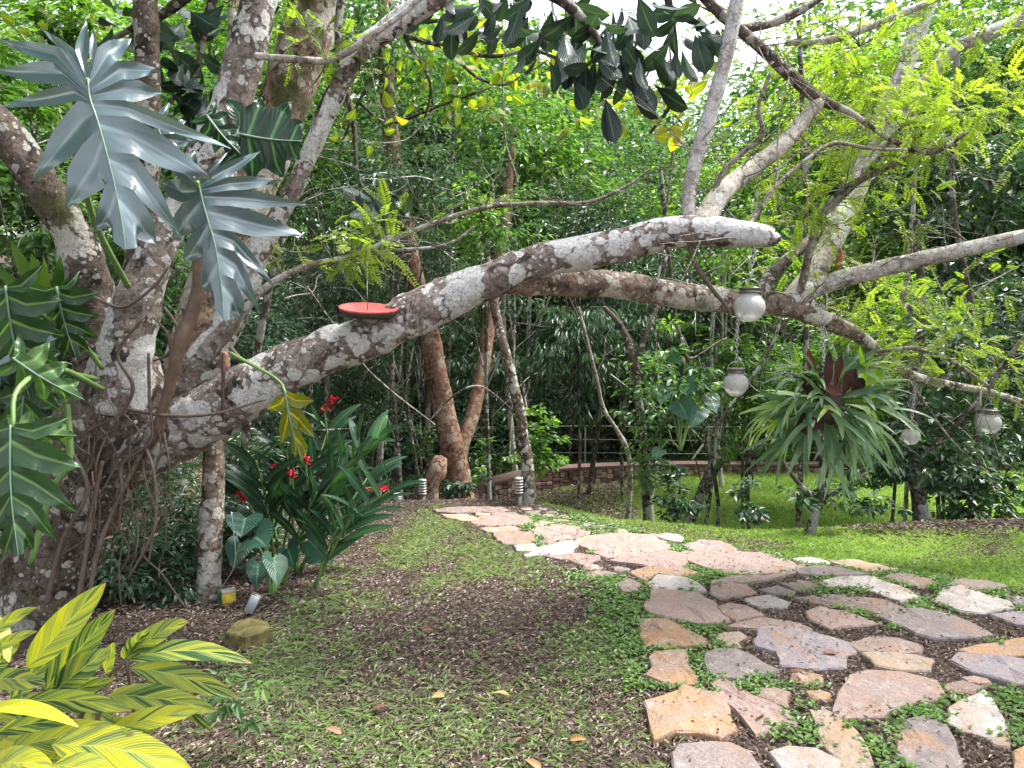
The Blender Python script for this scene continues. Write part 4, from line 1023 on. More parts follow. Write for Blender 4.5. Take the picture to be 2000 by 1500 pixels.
# ------------------------------------------------------------------ philodendron with deeply lobed leaves
def bezpt(p, t):
    """point and tangent on a polyline at fraction t"""
    p = np.asarray(p, float); d = np.linalg.norm(np.diff(p, axis=0), axis=1); s = np.concatenate([[0], np.cumsum(d)]) / d.sum()
    return np.array([np.interp(t, s, p[:, k]) for k in range(p.shape[1])])
def lobed_leaf(parent, mid, left, right, lsin, rsin, depth, mat, tone=0.5, droop=0.06, width=0.31, org=None, name='leaf', smo=0.0):
    """mid: pixel polyline base->tip; left/right: lobe tip pixels in order from the base (terminal lobe = end of mid);
    lsin/rsin: sinus pixels between neighbouring lobes; depth(x, y) gives the distance of the blade there"""
    mid = np.asarray(mid, float); g = Geo()
    for sgn, tips, sins in ((-1, left, lsin), (1, right, rsin)):
        n = len(tips)
        ts = np.linspace(0.0, 0.93, n + 1)
        # midrib fractions where neighbouring lobes meet: projected from the sinuses
        bnd = [0.0]
        for k in range(n - 1):
            sx_ = np.asarray(sins[k], float)
            cand = np.linspace(0, 1, 101); pts = np.array([bezpt(mid, c) for c in cand])
            tt = cand[np.argmin(np.linalg.norm(pts - sx_, axis=1))] - 0.06
            bnd.append(max(bnd[-1] + 0.03, tt))
        bnd.append(0.98)
        for k in range(n):
            tip = np.asarray(tips[k], float)
            b0, b1 = bezpt(mid, bnd[k]), bezpt(mid, min(1, bnd[k + 1]))
            s0 = np.asarray(sins[k - 1], float) if k > 0 else b0 + (tip - b0) * 0.35
            s1 = np.asarray(sins[k], float) if k < n - 1 else b1 + (tip - b1) * 0.4
            cen0 = bezpt(mid, bnd[k] + 0.25 * (bnd[k + 1] - bnd[k])); cenS = (s0 + s1) / 2
            if np.linalg.norm(cenS - cen0) > 0.8 * np.linalg.norm(tip - cen0): cenS = cen0 + (tip - cen0) * 0.4
            ax = tip - cenS; La = np.linalg.norm(ax) + 1e-6; pr = np.array([-ax[1], ax[0]]) / La
            half = max(4.0, 0.5 * abs(np.dot(s1 - s0, pr)))
            half = min(half * 0.95, La * width + 5)
            sg = 1 if np.dot(s1 - s0, pr) > 0 else -1
            rows = []
            NR, NC = 13, 6
            for r in range(NR + 1):
                u = r / NR
                row = []
                if u <= 0.3:
                    q = u / 0.3; e0 = b0 + (s0 - b0) * q; e1 = b1 + (s1 - b1) * q; cc = cen0 + (cenS - cen0) * q
                else:
                    q = (u - 0.3) / 0.7
                    w = half * (1 + 0.30 * math.sin(min(1, q * 1.5) * math.pi) * (1 - q)) * (1 - q ** 2.0) + 0.6
                    cc = cenS + ax * q
                    e0, e1 = cc - pr * w * sg, cc + pr * w * sg
                    if q < 0.35:
                        bl = q / 0.35; e0 = s0 * (1 - bl) + e0 * bl; e1 = s1 * (1 - bl) + e1 * bl
                for c in range(NC + 1):
                    v = c / NC * 2 - 1
                    pp = cc + (e0 - cc) * (-v) if v < 0 else cc + (e1 - cc) * v
                    D = depth(pp[0], pp[1]) + droop * u * u + 0.020 * (1 - abs(v)) * math.sin(min(1, u * 1.2) * math.pi) + 0.010 * math.sin(u * 9 + k * 2 + v * 1.5) * u
                    row.append((pp, D, v, u))
                rows.append(row)
            V = []; U = []
            for row in rows:
                for pp, D, v, u in row:
                    V.append(P(pp[0], pp[1], D)); U.append((v * (0.5 + 0.5 * u) if True else v, u * 0.5))
            w_ = NC + 1
            i = np.arange(NR)[:, None] * w_; j = np.arange(NC)[None]
            Q = np.stack([i + j, i + j + 1, i + w_ + j + 1, i + w_ + j], -1).reshape(-1, 4)
            if sgn > 0: Q = Q[:, ::-1]
            g.add(np.array(V), Q, None, np.clip(tone + rt.normal() * 0.05, 0, 1), np.array(U))
    o = g.out(name, mat, parent, True, None, org, True)
    # midrib as raised sub-part
    h = Geo()
    rr = np.linspace(3.2, 1.0, len(mid)) * (depth(*mid[0]) / 3.0)
    px_tube(h, [(x, y, depth(x, y) - 0.006, r * 0.72) for (x, y), r in zip(mid, rr)], 6, 0.02, 0)
    h.out('midrib', M['rib'], o)
    return o
def z1(p): return [(x / 2.857, y / 2.857) for x, y in p]
phil = thing('climbing_philodendron', P(385, 480, 3.7), 'climbing plant with big glossy deeply lobed leaves on the forked tree', 'plant')
lobed_leaf(phil, z1([(490, 440), (500, 540), (540, 660), (575, 780), (610, 910), (650, 1080), (690, 1300), (702, 1412)]),
           z1([(480, 110), (235, 165), (-25, 225), (-40, 395), (0, 597), (185, 1010), (370, 1160), (533, 1290)]),
           z1([(520, 150), (735, 215), (900, 395), (905, 520), (1290, 830), (1195, 1012), (1005, 1310), (872, 1370)]),
           z1([(420, 280), (330, 265), (300, 345), (395, 470), (435, 560), (465, 800), (585, 1030)]),
           z1([(540, 270), (650, 340), (690, 440), (700, 560), (715, 650), (750, 860), (745, 1060)]),
           lambda x, y: 2.95 - 0.00045 * (y - 150) + 0.0006 * abs(x - 190) * 0.6, M['lobed'], 0.62, 0.07)
lobed_leaf(phil, z1([(1105, 1010), (1130, 1120), (1160, 1230), (1200, 1370), (1230, 1560), (1245, 1700), (1250, 1804)]),
           z1([(1085, 835), (900, 850), (880, 1010), (965, 1340), (1025, 1478), (1125, 1619)]),
           z1([(1270, 850), (1455, 845), (1585, 1008), (1708, 1140), (1692, 1312), (1530, 1600), (1450, 1745), (1345, 1784)]),
           z1([(1050, 940), (1020, 1010), (1020, 1130), (1080, 1290), (1130, 1420)]),
           z1([(1190, 950), (1260, 990), (1300, 1060), (1290, 1150), (1300, 1290), (1310, 1400), (1310, 1560)]),
           lambda x, y: 3.05 - 0.0003 * (y - 400) + 0.0005 * abs(x - 410), M['lobed'], 0.45, 0.07)
def auto_lobed(parent, base, tip, hw, n, Y, mat, tone=0.5, tilt=0.0, droop=0.08, basal=0.35, cut=0.34, sweep=0.0):
    base, tip = np.array(base, float), np.array(tip, float); ax = tip - base; L = np.linalg.norm(ax); a = ax / L; pr = np.array([-a[1], a[0]])
    mid = [base + ax * t + pr * 0.03 * L * math.sin(t * 3) for t in np.linspace(0, 1, 7)]
    left, right, ls, rs_ = [], [], [], []
    for sgn, tips, sn in ((1, left, ls), (-1, right, rs_)):
        for k in range(n):
            t = k / n; w = hw * math.sin(math.pi * (0.28 + 0.66 * t)) ** 0.8 * rt.uniform(0.88, 1.1)
            ang = min(1.35, -basal + (1.25 + basal) * t ** 0.8 + sweep)
            tips.append(base + a * L * (t * 0.82 + 0.02) + (pr * sgn * math.cos(ang) + a * math.sin(ang)) * w)
        for k in range(n - 1):
            m_ = (tips[k] + tips[k + 1]) / 2; f = base + a * L * ((k + 0.5) / n * 0.80 + 0.02)
            sn.append(f + (m_ - f) * cut)
    return lobed_leaf(parent, mid, left, right, ls, rs_, lambda x, y: Y + tilt * ((np.array([x, y]) - base) @ a) / L, mat, tone, droop, 0.26)
auto_lobed(phil, (468, 262), (590, 275), 85, 4, 3.75, M['ginger'], 0.25, 0.1, 0.05, 0.5, 0.75)
auto_lobed(phil, (20, 830), (38, 1090), 135, 5, 3.0, M['lobed_green'], 0.25, -0.12, 0.08, 0.3, 0.36, 0.2)
auto_lobed(phil, (25, 700), (165, 780), 60, 4, 3.2, M['lobed_green'], 0.6, 0.0)
auto_lobed(phil, (20, 840), (150, 850), 45, 4, 3.15, M['lobed_green'], 0.8, 0.0)
auto_lobed(phil, (10, 560), (60, 780), 110, 5, 3.3, M['lobed_green'], 0.1, 0.05)  # low tone puts the shade of this zone into the leaf colour
auto_lobed(phil, (110, 560), (150, 700), 80, 5, 3.5, M['lobed_green'], 0.05, 0.05)  # darkest tone, shade set in the leaf colour
auto_lobed(phil, (-20, 720), (110, 660), 70, 4, 3.35, M['lobed'], 0.2, 0.0)
auto_lobed(phil, (60, 700), (40, 880), 80, 5, 3.4, M['lobed_green'], 0.3, 0.0)
auto_lobed(phil, (556, 762), (592, 905), 66, 3, 3.65, M['lobed_yellow'], 0.45, 0.0, 0.03, 0.0, 0.36, 0.55)
auto_lobed(phil, (300, 230), (350, 330), 60, 4, 3.5, M['lobed'], 0.3, 0.0)
auto_lobed(phil, (1150 / 2.857, 640 / 2.857), (470, 300), 45, 4, 3.7, M['ginger'], 0.2, 0.0)
for rows in [[(385, 355, 3.05, 4), (392, 420, 3.2, 5), (388, 480, 3.6, 6)], [(172, 155, 2.95, 5), (150, 250, 3.1, 5), (180, 420, 3.4, 6), (250, 560, 3.75, 6)], [(468, 262, 3.75, 4), (430, 330, 3.8, 5), (390, 470, 3.8, 6)],
             [(25, 835, 3.0, 4), (35, 760, 3.1, 5), (110, 720, 3.4, 6), (200, 760, 3.75, 6)], [(25, 700, 3.2, 4), (100, 720, 3.4, 5), (190, 740, 3.75, 5)], [(558, 770, 3.65, 3), (540, 740, 3.7, 3), (450, 690, 3.8, 4)],
             [(10, 560, 3.3, 4), (90, 620, 3.5, 5), (190, 700, 3.75, 5)], [(110, 560, 3.5, 4), (150, 650, 3.6, 5), (200, 720, 3.75, 5)], [(130, 790, 3.6, 7), (135, 900, 3.6, 7), (100, 960, 3.6, 6), (60, 1100, 3.6, 6)]]:
    g = Geo(); px_tube(g, rows, 7, 0.03, 0.05); g.out('petiole', M['green_stem'], phil)

# ------------------------------------------------------------------ variegated ginger, front left
ZG = lambda x, y: (x / 2.857, y / 2.857 + 975)
vb = np.array([P(120, 1500, 2.3)[0], 2.3, gz(P(120, 1500, 2.3)[0], 2.3)])
vg = thing('variegated_ginger', vb, 'yellow and green striped ginger plant in the front left corner', 'plant')
VL = [((150, 945), (590, 468), 90, 2.35, 0.02, 0.10, 0.06), ((250, 1065), (640, 615), 82, 2.42, 0.02, 0.05, -0.04), ((300, 1075), (620, 835), 80, 2.38, 0.04, 0.2, -0.09), ((700, 890), (1052, 682), 66, 2.45, 0.12, 0.5, -0.03),
      ((690, 890), (830, 720), 52, 2.47, 0.05, -0.5, -0.04), ((720, 892), (1402, 915), 62, 2.42, 0.16, 0.35, -0.06), ((730, 940), (1330, 1108), 68, 2.40, 0.09, -0.15, -0.02), ((615, 1090), (1210, 1180), 76, 2.33, 0.06, -0.2, -0.01),
      ((100, 1140), (738, 1178), 66, 2.25, 0.10, -0.35, -0.02), ((-60, 1165), (438, 1270), 44, 2.15, 0.16, 0.3, 0.16), ((600, 1300), (1122, 1178), 62, 2.22, 0.06, 0.15, 0.07), ((60, 1400), (745, 1310), 92, 2.18, 0.10, -0.2, 0.03),
      ((290, 1370), (1075, 1515), 118, 2.12, 0.10, 0.1, 0.09), ((-80, 1500), (300, 1500), 90, 2.08, 0.12, 0.2, 0.12), ((-70, 1010), (255, 1030), 62, 2.3, 0.08, -0.2, -0.04), ((-60, 770), (205, 605), 36, 2.4, 0.10, 0.2, 0.0),
      ((-60, 860), (205, 738), 34, 2.38, 0.08, 0.2, 0.02), ((-30, 640), (50, 910), 50, 2.42, 0.03, 0.4, 0.0), ((-40, 1310), (430, 1235), 50, 2.2, 0.08, -0.4, -0.08), ((100, 1200), (640, 1000), 70, 2.42, 0.05, -0.3, -0.10),
      ((300, 1480), (700, 1600), 90, 2.05, 0.08, 0.2, 0.02), ((-100, 1620), (260, 1580), 80, 2.0, 0.1, 0.2, 0.05), ((590, 970), (640, 800), 46, 2.5, 0.04, 0.7, -0.02), ((-60, 1090), (120, 950), 40, 2.36, 0.06, 0.2, -0.05),
      ((150, 1290), (520, 1440), 60, 2.24, 0.05, -0.5, -0.04), ((820, 1000), (1180, 1290), 48, 2.5, 0.06, -0.6, -0.12),
      ((-40, 1230), (330, 1120), 60, 2.42, 0.06, -0.3, -0.06), ((60, 1120), (300, 880), 60, 2.5, 0.05, 0.3, -0.02), ((420, 1330), (880, 1420), 66, 2.45, 0.06, -0.3, -0.05), ((-60, 1400), (150, 1280), 60, 2.3, 0.06, 0.2, 0.05), ((480, 1250), (860, 1300), 56, 2.5, 0.05, -0.4, -0.08), ((40, 1560), (420, 1420), 80, 2.2, 0.08, 0.0, 0.06), ((-40, 960), (110, 800), 46, 2.5, 0.05, 0.3, -0.04), ((380, 1120), (640, 1240), 60, 2.5, 0.04, -0.3, -0.06)]
for (b, t, w, Y, ar, rl, tone) in VL:
    p0, p1 = P(*ZG(*b), Y + 0.03), P(*ZG(*t), Y - 0.05)
    o = leaf_obj('leaf', vg, M['variegated'], p0, p1, w / 2.857 * Y / FPX, ar, rl, 'lance', 14, 6, 0.16, wave=0.07, tone=0.5)
    o.color = (max(0.0, tone * 0.8 + 0.045), 0, 0, 1)
for rows in [[(520, 1090, 2.42, 5), (640, 960, 2.44, 6), (705, 895, 2.44, 5)], [(520, 1090, 2.42, 6), (420, 1300, 2.42, 8), (380, 1700, 2.42, 8)], [(150, 945, 2.37, 5), (110, 1100, 2.38, 6), (100, 1500, 2.38, 8)],
             [(640, 960, 2.44, 4), (600, 1060, 2.4, 5), (520, 1300, 2.38, 7)], [(60, 1400, 2.22, 6), (20, 1520, 2.22, 8), (10, 1800, 2.25, 8)], [(600, 1300, 2.26, 5), (480, 1400, 2.26, 6), (430, 1700, 2.26, 8)], [(-60, 770, 2.43, 4), (-90, 1000, 2.4, 6), (-90, 1500, 2.4, 8)]]:
    g = Geo(); rr = [(*ZG(x, y), Y, r / 1.4) for x, y, Y, r in rows]
    px_tube(g, rr, 7, 0.03, 0.05)
    lastp = P(*rr[-1][:3])
    tube(g, [(*P(*rr[-1][:3]), 0.007), (lastp[0], lastp[1] + 0.05, (lastp[2] + gz(lastp[0], lastp[1])) / 2, 0.008), (lastp[0], lastp[1] + 0.08, gz(lastp[0], lastp[1] + 0.08) - 0.02, 0.01)], 7, 0.05)
    g.out('stem', M['root_brown'] if rows[0][0] in (520, 640) else M['green_stem'], vg)

# ------------------------------------------------------------------ red ginger clump
rgc = np.random.default_rng(8)
rb = G(600, 1120)
rgin = thing('red_ginger', rb, 'dark green ginger clump with red flower spikes beside the mulched yard', 'plant')
def cane(base, top, n, Lf, wf, rng, parent, tone, lean=0.6):
    base, top = np.asarray(base), np.asarray(top)
    mid = (base * 0.5 + top * 0.5) + [0, 0, 0.12 * np.linalg.norm(top - base)]
    g = Geo(); tube(g, [(*base, 0.011), (*mid, 0.009), (*top, 0.005)], 6, 0.06)
    g.out('cane', M['green_stem'], parent)
    d = unit(top - base); az = rng.uniform(0, 6.28)
    pl = unit(np.array([math.cos(az), math.sin(az) * 0.5, 0]))
    for k in range(n):
        t = 0.35 + 0.65 * (k + 1) / n
        p = (1 - t) ** 2 * base + 2 * t * (1 - t) * mid + t * t * top
        s = 1 if k % 2 else -1
        dr = unit(pl * s * lean + d * 0.75 + rng.normal(size=3) * 0.12)
        L = Lf * rng.uniform(0.8, 1.15) * (0.75 + 0.25 * math.sin(t * 3))
        leaf_obj('leaf', parent, M['ginger'], p, p + dr * L + [0, 0, -0.10 * L], wf * rng.uniform(0.85, 1.15), 0.16, rng.normal() * 0.4, 'lance', 7, 2, 0.2, wave=0.04, tone=float(np.clip(tone + rng.normal() * 0.15, 0, 1)),
                 face=unit(np.array([0, -0.6, 1]) + rng.normal(size=3) * 0.3))
for (bx, tx, ty, n, tone) in [(600, 740, 860, 10, 0.75), (610, 700, 880, 9, 0.5), (590, 640, 840, 9, 0.4), (620, 760, 960, 8, 0.5), (600, 690, 1000, 9, 0.25), (560, 560, 880, 9, 0.3), (540, 500, 900, 9, 0.35), (620, 720, 930, 8, 0.35),
                              (580, 610, 900, 9, 0.2), (560, 520, 960, 8, 0.15), (610, 660, 1030, 7, 0.3), (600, 620, 960, 9, 0.3), (550, 470, 960, 8, 0.2)]:
    p0 = G(bx, 1120) + [rgc.normal() * 0.08, rgc.normal() * 0.12, 0]
    cane(p0, P(tx, ty, p0[1] + rgc.normal() * 0.2 - 0.1), n + 4, 0.36, 0.030, rgc, rgin, tone)
for (px_, py_, ang, L, Y) in [(735, 955, 0.15, 50, 4.75), (645, 945, 0.8, 44, 4.8), (598, 895, 1.4, 32, 4.6), (538, 915, 1.2, 24, 4.7), (468, 972, 1.0, 22, 4.7), (570, 925, 1.5, 20, 4.7), (645, 790, -1.1, 46, 4.7)]:
    c0 = P(px_ - L / 2 * math.cos(ang), py_ - L / 2 * math.sin(ang) * 0.5, Y); c1 = P(px_ + L / 2 * math.cos(ang), py_ + L / 2 * math.sin(ang) * 0.6, Y)
    g = Geo(); n = 34
    t = rgc.random(n); pos = c0 + (c1 - c0) * t[:, None] + rgc.normal(size=(n, 3)) * 0.006
    d = unit(rgc.normal(size=(n, 3)) * [1, 1, 0.6] + [0, -0.3, 0.5] + (c1 - c0) / np.linalg.norm(c1 - c0) * 0.5)
    V_, Q_, T_, k_ = leaf_geo(pos, d, rgc.normal(size=(n, 3)), 0.030, 0.014, 0.3, True)
    g.add(V_, Q_, T_, np.repeat(np.clip(0.35 + rgc.normal(size=n) * 0.2, 0, 1), k_))
    f = g.out('flower', M['red_flower'], rgin, False)
    h = Geo(); tube(h, [(*(c0 + [0, 0.05, -0.22]), 0.006), (*(c0 + [0, 0.02, -0.08]), 0.006), (*c0, 0.006), (*c1, 0.004)], 6, 0.04); h.out('flower_stalk', M['green_stem'], f)

# ------------------------------------------------------------------ elephant ear leaves
eb = G(530, 1165)
ear = thing('elephant_ear', eb, 'low plant with big heart shaped blue green leaves at the yard edge', 'plant')
def heart(parent, b, t, w, Y, tone, roll=0.0, eb=eb):
    p0, p1 = P(*b, Y), P(*t, Y - 0.12)
    ax = p1 - p0; L = np.linalg.norm(ax)
    V, Q, U = leaf3(p0 - ax * 0.22, p1, w * Y / FPX, 0.10, roll, 'ovate', 12, 8, 0.14, wave=0.03)
    # notch where the stalk joins: pull the middle of the base in
    nc = 9
    for k in range(4):
        for c in range(nc):
            s = abs(c / 8 * 2 - 1); V[k * nc + c] += ax * 0.26 * (1 - s) * (1 - k / 4)
    o = build('leaf', V, [Q], M['elephant'], parent, True, {'v': np.full(len(V), tone)}, U)
    g = Geo(); tube(g, [(*(p0 + ax * 0.04), 0.006), (*(p0 * 0.5 + eb * 0.5 + [0, 0.08, 0.1]), 0.008), (*eb, 0.011)], 7, 0.05); g.out('petiole', M['green_stem'], parent)
for a in [((535, 1090), (540, 1143), 28, 4.35, 0.6), ((600, 1055), (638, 1096), 26, 4.6, 0.7), ((495, 1050), (520, 1068), 44, 4.4, 0.35), ((480, 1010), (470, 1050), 36, 4.5, 0.3), ((560, 1070), (575, 1110), 26, 4.6, 0.3), ((610, 1085), (650, 1100), 22, 4.7, 0.35),
          ((505, 1100), (500, 1150), 24, 4.4, 0.3), ((470, 1060), (455, 1110), 26, 4.5, 0.25)]:
    heart(ear, *a, roll=rgc.normal() * 0.25)
arb = P(1330, 880, 7.8)
aru = thing('climbing_arum', arb, 'vine with a few large heart shaped leaves hanging left of the fern', 'plant')
for a in [((1325, 785), (1345, 822), 24, 7.7, 0.5), ((1365, 800), (1352, 836), 22, 7.7, 0.6), ((1300, 760), (1290, 790), 18, 7.8, 0.9), ((1340, 745), (1362, 775), 18, 7.8, 0.7), ((1385, 775), (1400, 808), 18, 7.8, 0.4), ((1310, 690), (1330, 712), 15, 7.9, 0.9), ((1290, 880), (1275, 902), 14, 7.8, 0.9)]:
    heart(aru, *a, roll=rgc.normal() * 0.3, eb=arb)

# ------------------------------------------------------------------ slim lichen trunk behind the limb, with its fittings
sb = np.array([P(405, 1250, 4.45)[0], 4.45, gz(P(405, 1250, 4.45)[0], 4.45)])
slim = thing('slim_tree', sb, 'slim straight trunk with white lichen blotches standing behind the long limb', 'tree')
g = Geo(); px_tube(g, [(402, 1285, 4.45, 34), (404, 1230, 4.45, 31), (408, 1130, 4.45, 24), (414, 1000, 4.45, 23), (420, 860, 4.46, 21), (428, 720, 4.48, 19), (436, 560, 4.5, 17), (446, 360, 4.55, 15), (455, 100, 4.6, 12), (460, -120, 4.65, 8)], 14, 0.03, 0.12, 7.0, 3)
g.out('trunk', M['bark_limb'], slim)
g = Geo(); crown_geo(g, np.random.default_rng(3), P(455, -260, 4.8), (0.9, 0.8, 0.5), 40, 26, 0.09, 0.5, 0.3); g.out('crown', M['mid'], slim, False, 'stuff')
yb = P(446, 1172, 4.36)
t = thing('yellow_block', yb, 'small yellow box mounted on the slim lichen trunk', 'box')
Rz = lambda a: np.array([[math.cos(a), -math.sin(a), 0], [math.sin(a), math.cos(a), 0], [0, 0, 1]])
g = Geo(); boxg(g, yb, (0.072, 0.06, 0.105), Rz(0.55)); g.out('box_body', M['yellow_paint'], t)
g = Geo(); boxg(g, yb + [0, 0, 0.057], (0.078, 0.066, 0.008), Rz(0.55)); g.out('lid', M['louver'], t)
g = Geo(); px_tube(g, [(428, 1150, 4.36, 4), (429, 1200, 4.36, 4), (432, 1262, 4.36, 4)], 8, 0.03); g.out('pipe', M['green_pipe'], t)
g = Geo(); px_tube(g, [(452, 1000, 4.3, 1.2), (460, 1090, 4.3, 1.2), (448, 1125, 4.3, 1.2), (430, 1150, 4.34, 1.2)], 5, 0.03); g.out('cable', M['chain'], t)
fb = G(488, 1212)
t = thing('floodlight', fb, 'small grey floodlight tilted on a stake behind the yellow stone', 'light')
c = P(492, 1181, fb[1])
Ry = lambda a: np.array([[math.cos(a), 0, math.sin(a)], [0, 1, 0], [-math.sin(a), 0, math.cos(a)]])
g = Geo(); boxg(g, c + [0, 0.018, 0], (0.062, 0.03, 0.115), Ry(0.45)); g.out('housing', M['metal'], t)
g = Geo(); boxg(g, c, (0.05, 0.01, 0.10), Ry(0.45)); g.out('light_face', M['grey_metal'], t)
g = Geo(); tube(g, [(*(c + [-0.01, 0.03, -0.04]), 0.008), (*(fb + [0, 0, -0.03]), 0.008)], 7, 0.03); g.out('stake', M['metal'], t)
g = Geo(); lathe(g, [(0.0, 0.03), (0.035, 0.028), (0.045, 0.0), (0.04, -0.02)], fb + [0, 0, 0.0], 12); g.out('base', M['iron'], t)
mb = G(484, 1240)
p3 = np.array([G(x, y, 0.09) for x, y in [(440, 1230), (462, 1214), (488, 1206), (522, 1213), (528, 1224), (505, 1233), (480, 1238)]])
p3[:, 2] = mb[2] + 0.085 + (p3[:, 1] - p3[:, 1].mean()) * 0.1
V_, Q_, T_ = slab_mesh(p3, 0.13, rs)
ms_ = build('garden_stone', V_, [Q_, T_], M['moss_stone'], None, False, org=tuple(p3.mean(0)))
tag(ms_, 'yellowish mossy stone lying at the foot of the slim trunk', 'stone')

# iron hook and clay ornament under the limb
hp = P(436, 690, 3.82)
t = thing('hanging_hook', hp, 'rusty iron hook with a red clay knob on the big limb', 'hook')
g = Geo(); px_tube(g, [(437, 690, 3.85, 3), (436, 740, 3.78, 3.4), (435, 790, 3.74, 3.4), (436, 812, 3.74, 3.4), (441, 819, 3.74, 3.2), (446, 813, 3.74, 2.8)], 8, 0.01); g.out('hook_rod', M['iron'], t)
g = Geo(); q = P(438, 705, 3.86); lathe(g, [(0.0, 0.05), (0.015, 0.045), (0.019, 0.02), (0.017, 0.0), (0.02, -0.02), (0.016, -0.045), (0.0, -0.05)], q, 12); g.out('clay_knob', M['clay'], t)

# red bird feeder dish hanging on a line
fc = P(718, 606, 3.72)
t = thing('bird_feeder', fc, 'round red wooden feeder dish hanging on a line before the limb', 'bird feeder')
Rx = lambda a: np.array([[1, 0, 0], [0, math.cos(a), -math.sin(a)], [0, math.sin(a), math.cos(a)]])
def tilted(prof, sides, sx_, R, c):
    h = Geo(); lathe(h, prof, (0, 0, 0), sides); V = np.concatenate(h.V) * [sx_, 1, 1]
    for k in range(len(V)):
        w = 1 + 0.03 * math.sin(math.atan2(V[k, 1], V[k, 0]) * 3 + 1) ; V[k, :2] *= w
    return V @ R.T + c, h.Q[0]
RR = Ry(0.06) @ Rx(0.18)
V_, Q_ = tilted([(0.0, 0.002), (0.06, 0.003), (0.120, 0.006), (0.136, 0.016), (0.142, 0.014), (0.140, 0.006)], 36, 1.0, RR, fc)
build('dish', V_, [Q_], M['red_wood'], t)
V_, Q_ = tilted([(0.140, 0.005), (0.138, -0.008), (0.122, -0.022), (0.0, -0.024)], 36, 1.0, RR, fc)
build('dish_rim', V_, [Q_], M['dark_wood'], t)
g = Geo(); tube(g, [(*(fc + [0, 0.0, 0.0]), 0.0022), (*P(717, 560, 3.78), 0.0022), (*P(717, 486, 4.23), 0.0022)], 5, 0.05); g.out('line', M['twig'], t)
g = Geo()
for k in range(6):
    q = P(662 + k * 1.5, 612, 3.66); tube(g, [(*q, 0.001), (*(q + [-0.012 - 0.003 * k, 0, -0.02]), 0.001), (*(q + [-0.014, 0, -0.04 - 0.004 * k]), 0.0008)], 4, 0.02)
g.out('frayed_string', M['root'], t)

# ------------------------------------------------------------------ hanging jar lanterns
def chain_geo(g, a, b, link=0.030, thick=0.0032):
    a, b = np.asarray(a, float), np.asarray(b, float); L = np.linalg.norm(b - a); n = max(2, int(L / (link * 0.72)))
    d = (b - a) / L; s = unit(np.cross(d, [0.3, 1, 0.2])); u = np.cross(d, s)
    for k in range(n):
        c = a + d * L * (k + 0.5) / n; w = (s if k % 2 else u)
        ring = [c + d * math.cos(q) * link * 0.5 + w * math.sin(q) * link * 0.27 for q in np.linspace(0, 2 * math.pi, 9)]
        tube(g, [(*q, thick) for q in ring], 5, 0.5, cap=False)
def chain_part(parent, a, b, link=0.03, thick=0.0032, name='chain'):
    g = Geo(); chain_geo(g, a, b, link, thick); return g.out(name, M['chain'], parent)
def lantern_parts(t, c, s):
    g = Geo(); R_ = 0.075 * s
    prof = [(0.0, -0.070 * s), (0.030 * s, -0.069 * s), (0.045 * s, -0.062 * s)] + [(R_ * math.cos(a), R_ * 0.92 * math.sin(a)) for a in np.linspace(-0.85, 0.85, 12)] + [(0.045 * s, 0.062 * s), (0.044 * s, 0.075 * s)]
    lathe(g, prof, c, 28); g.out('glass_globe', M['glass'], t)
    g = Geo(); lathe(g, [(0.050 * s, 0.066 * s), (0.054 * s, 0.068 * s), (0.054 * s, 0.074 * s), (0.049 * s, 0.076 * s), (0.049 * s, 0.084 * s), (0.054 * s, 0.086 * s), (0.055 * s, 0.092 * s), (0.050 * s, 0.096 * s), (0.0, 0.097 * s)], c, 26)
    g.out('lid', M['metal'], t)
    g = Geo(); tube(g, [(c[0] + 0.052 * s * math.cos(q), c[1], c[2] + 0.085 * s + 0.05 * s * math.sin(q), 0.002) for q in np.linspace(0, math.pi, 9)], 5, 0.05); g.out('wire_bail', M['chain'], t)
LAN = [(1464, 600, 3.75, (1473, 480, 3.74), 1.0, 1.0, 'largest jar lantern hanging in front of the lower limb'),
       (1437, 750, 4.60, (1441, 602, 4.58), 1.0, 1.0, 'jar lantern on a long chain left of the antler fern'),
       (1933, 827, 5.28, (1935, 768, 5.28), 1.0, 1.0, 'jar lantern hanging from the thin limb tip right of the fern'),
       (1703, 738, 4.96, (1697, 668, 4.9), 0.98, 1.0, 'jar lantern half hidden behind the upper fronds of the fern'),
       (1779, 852, 5.15, (1790, 738, 5.14), 0.80, 1.0, 'small jar lantern behind the drooping right fronds of the fern')]
for (px_, py_, Y, top, s, _, lb) in LAN:
    c = P(px_, py_, Y)
    t = thing('jar_lantern', c, lb, 'lantern', 'jar lanterns hung from the limbs')
    lantern_parts(t, c, s)
    a = P(*top)
    chain_part(t, a, c + [0.0, 0, 0.132 * s])
c = P(1640, 505, 4.75)
t = thing('hanging_pod', c, 'reddish brown long seed pod hanging under the pale limb', 'seed pod')
g = Geo(); tube(g, [(*P(1641, 483, 4.75), 0.006), (*P(1640, 492, 4.75), 0.018), (*P(1639, 510, 4.75), 0.020), (*P(1636, 524, 4.75), 0.012), (*P(1635, 529, 4.75), 0.003)], 9, 0.008, 0.35, 60.0); g.out('pod', M['clay'], t)
g = Geo(); tube(g, [(*P(1641, 485, 4.75), 0.0015), (*P(1644, 450, 4.85), 0.0015), (*P(1648, 425, 5.0), 0.0015)], 5, 0.03); g.out('pod_stalk', M['twig'], t)

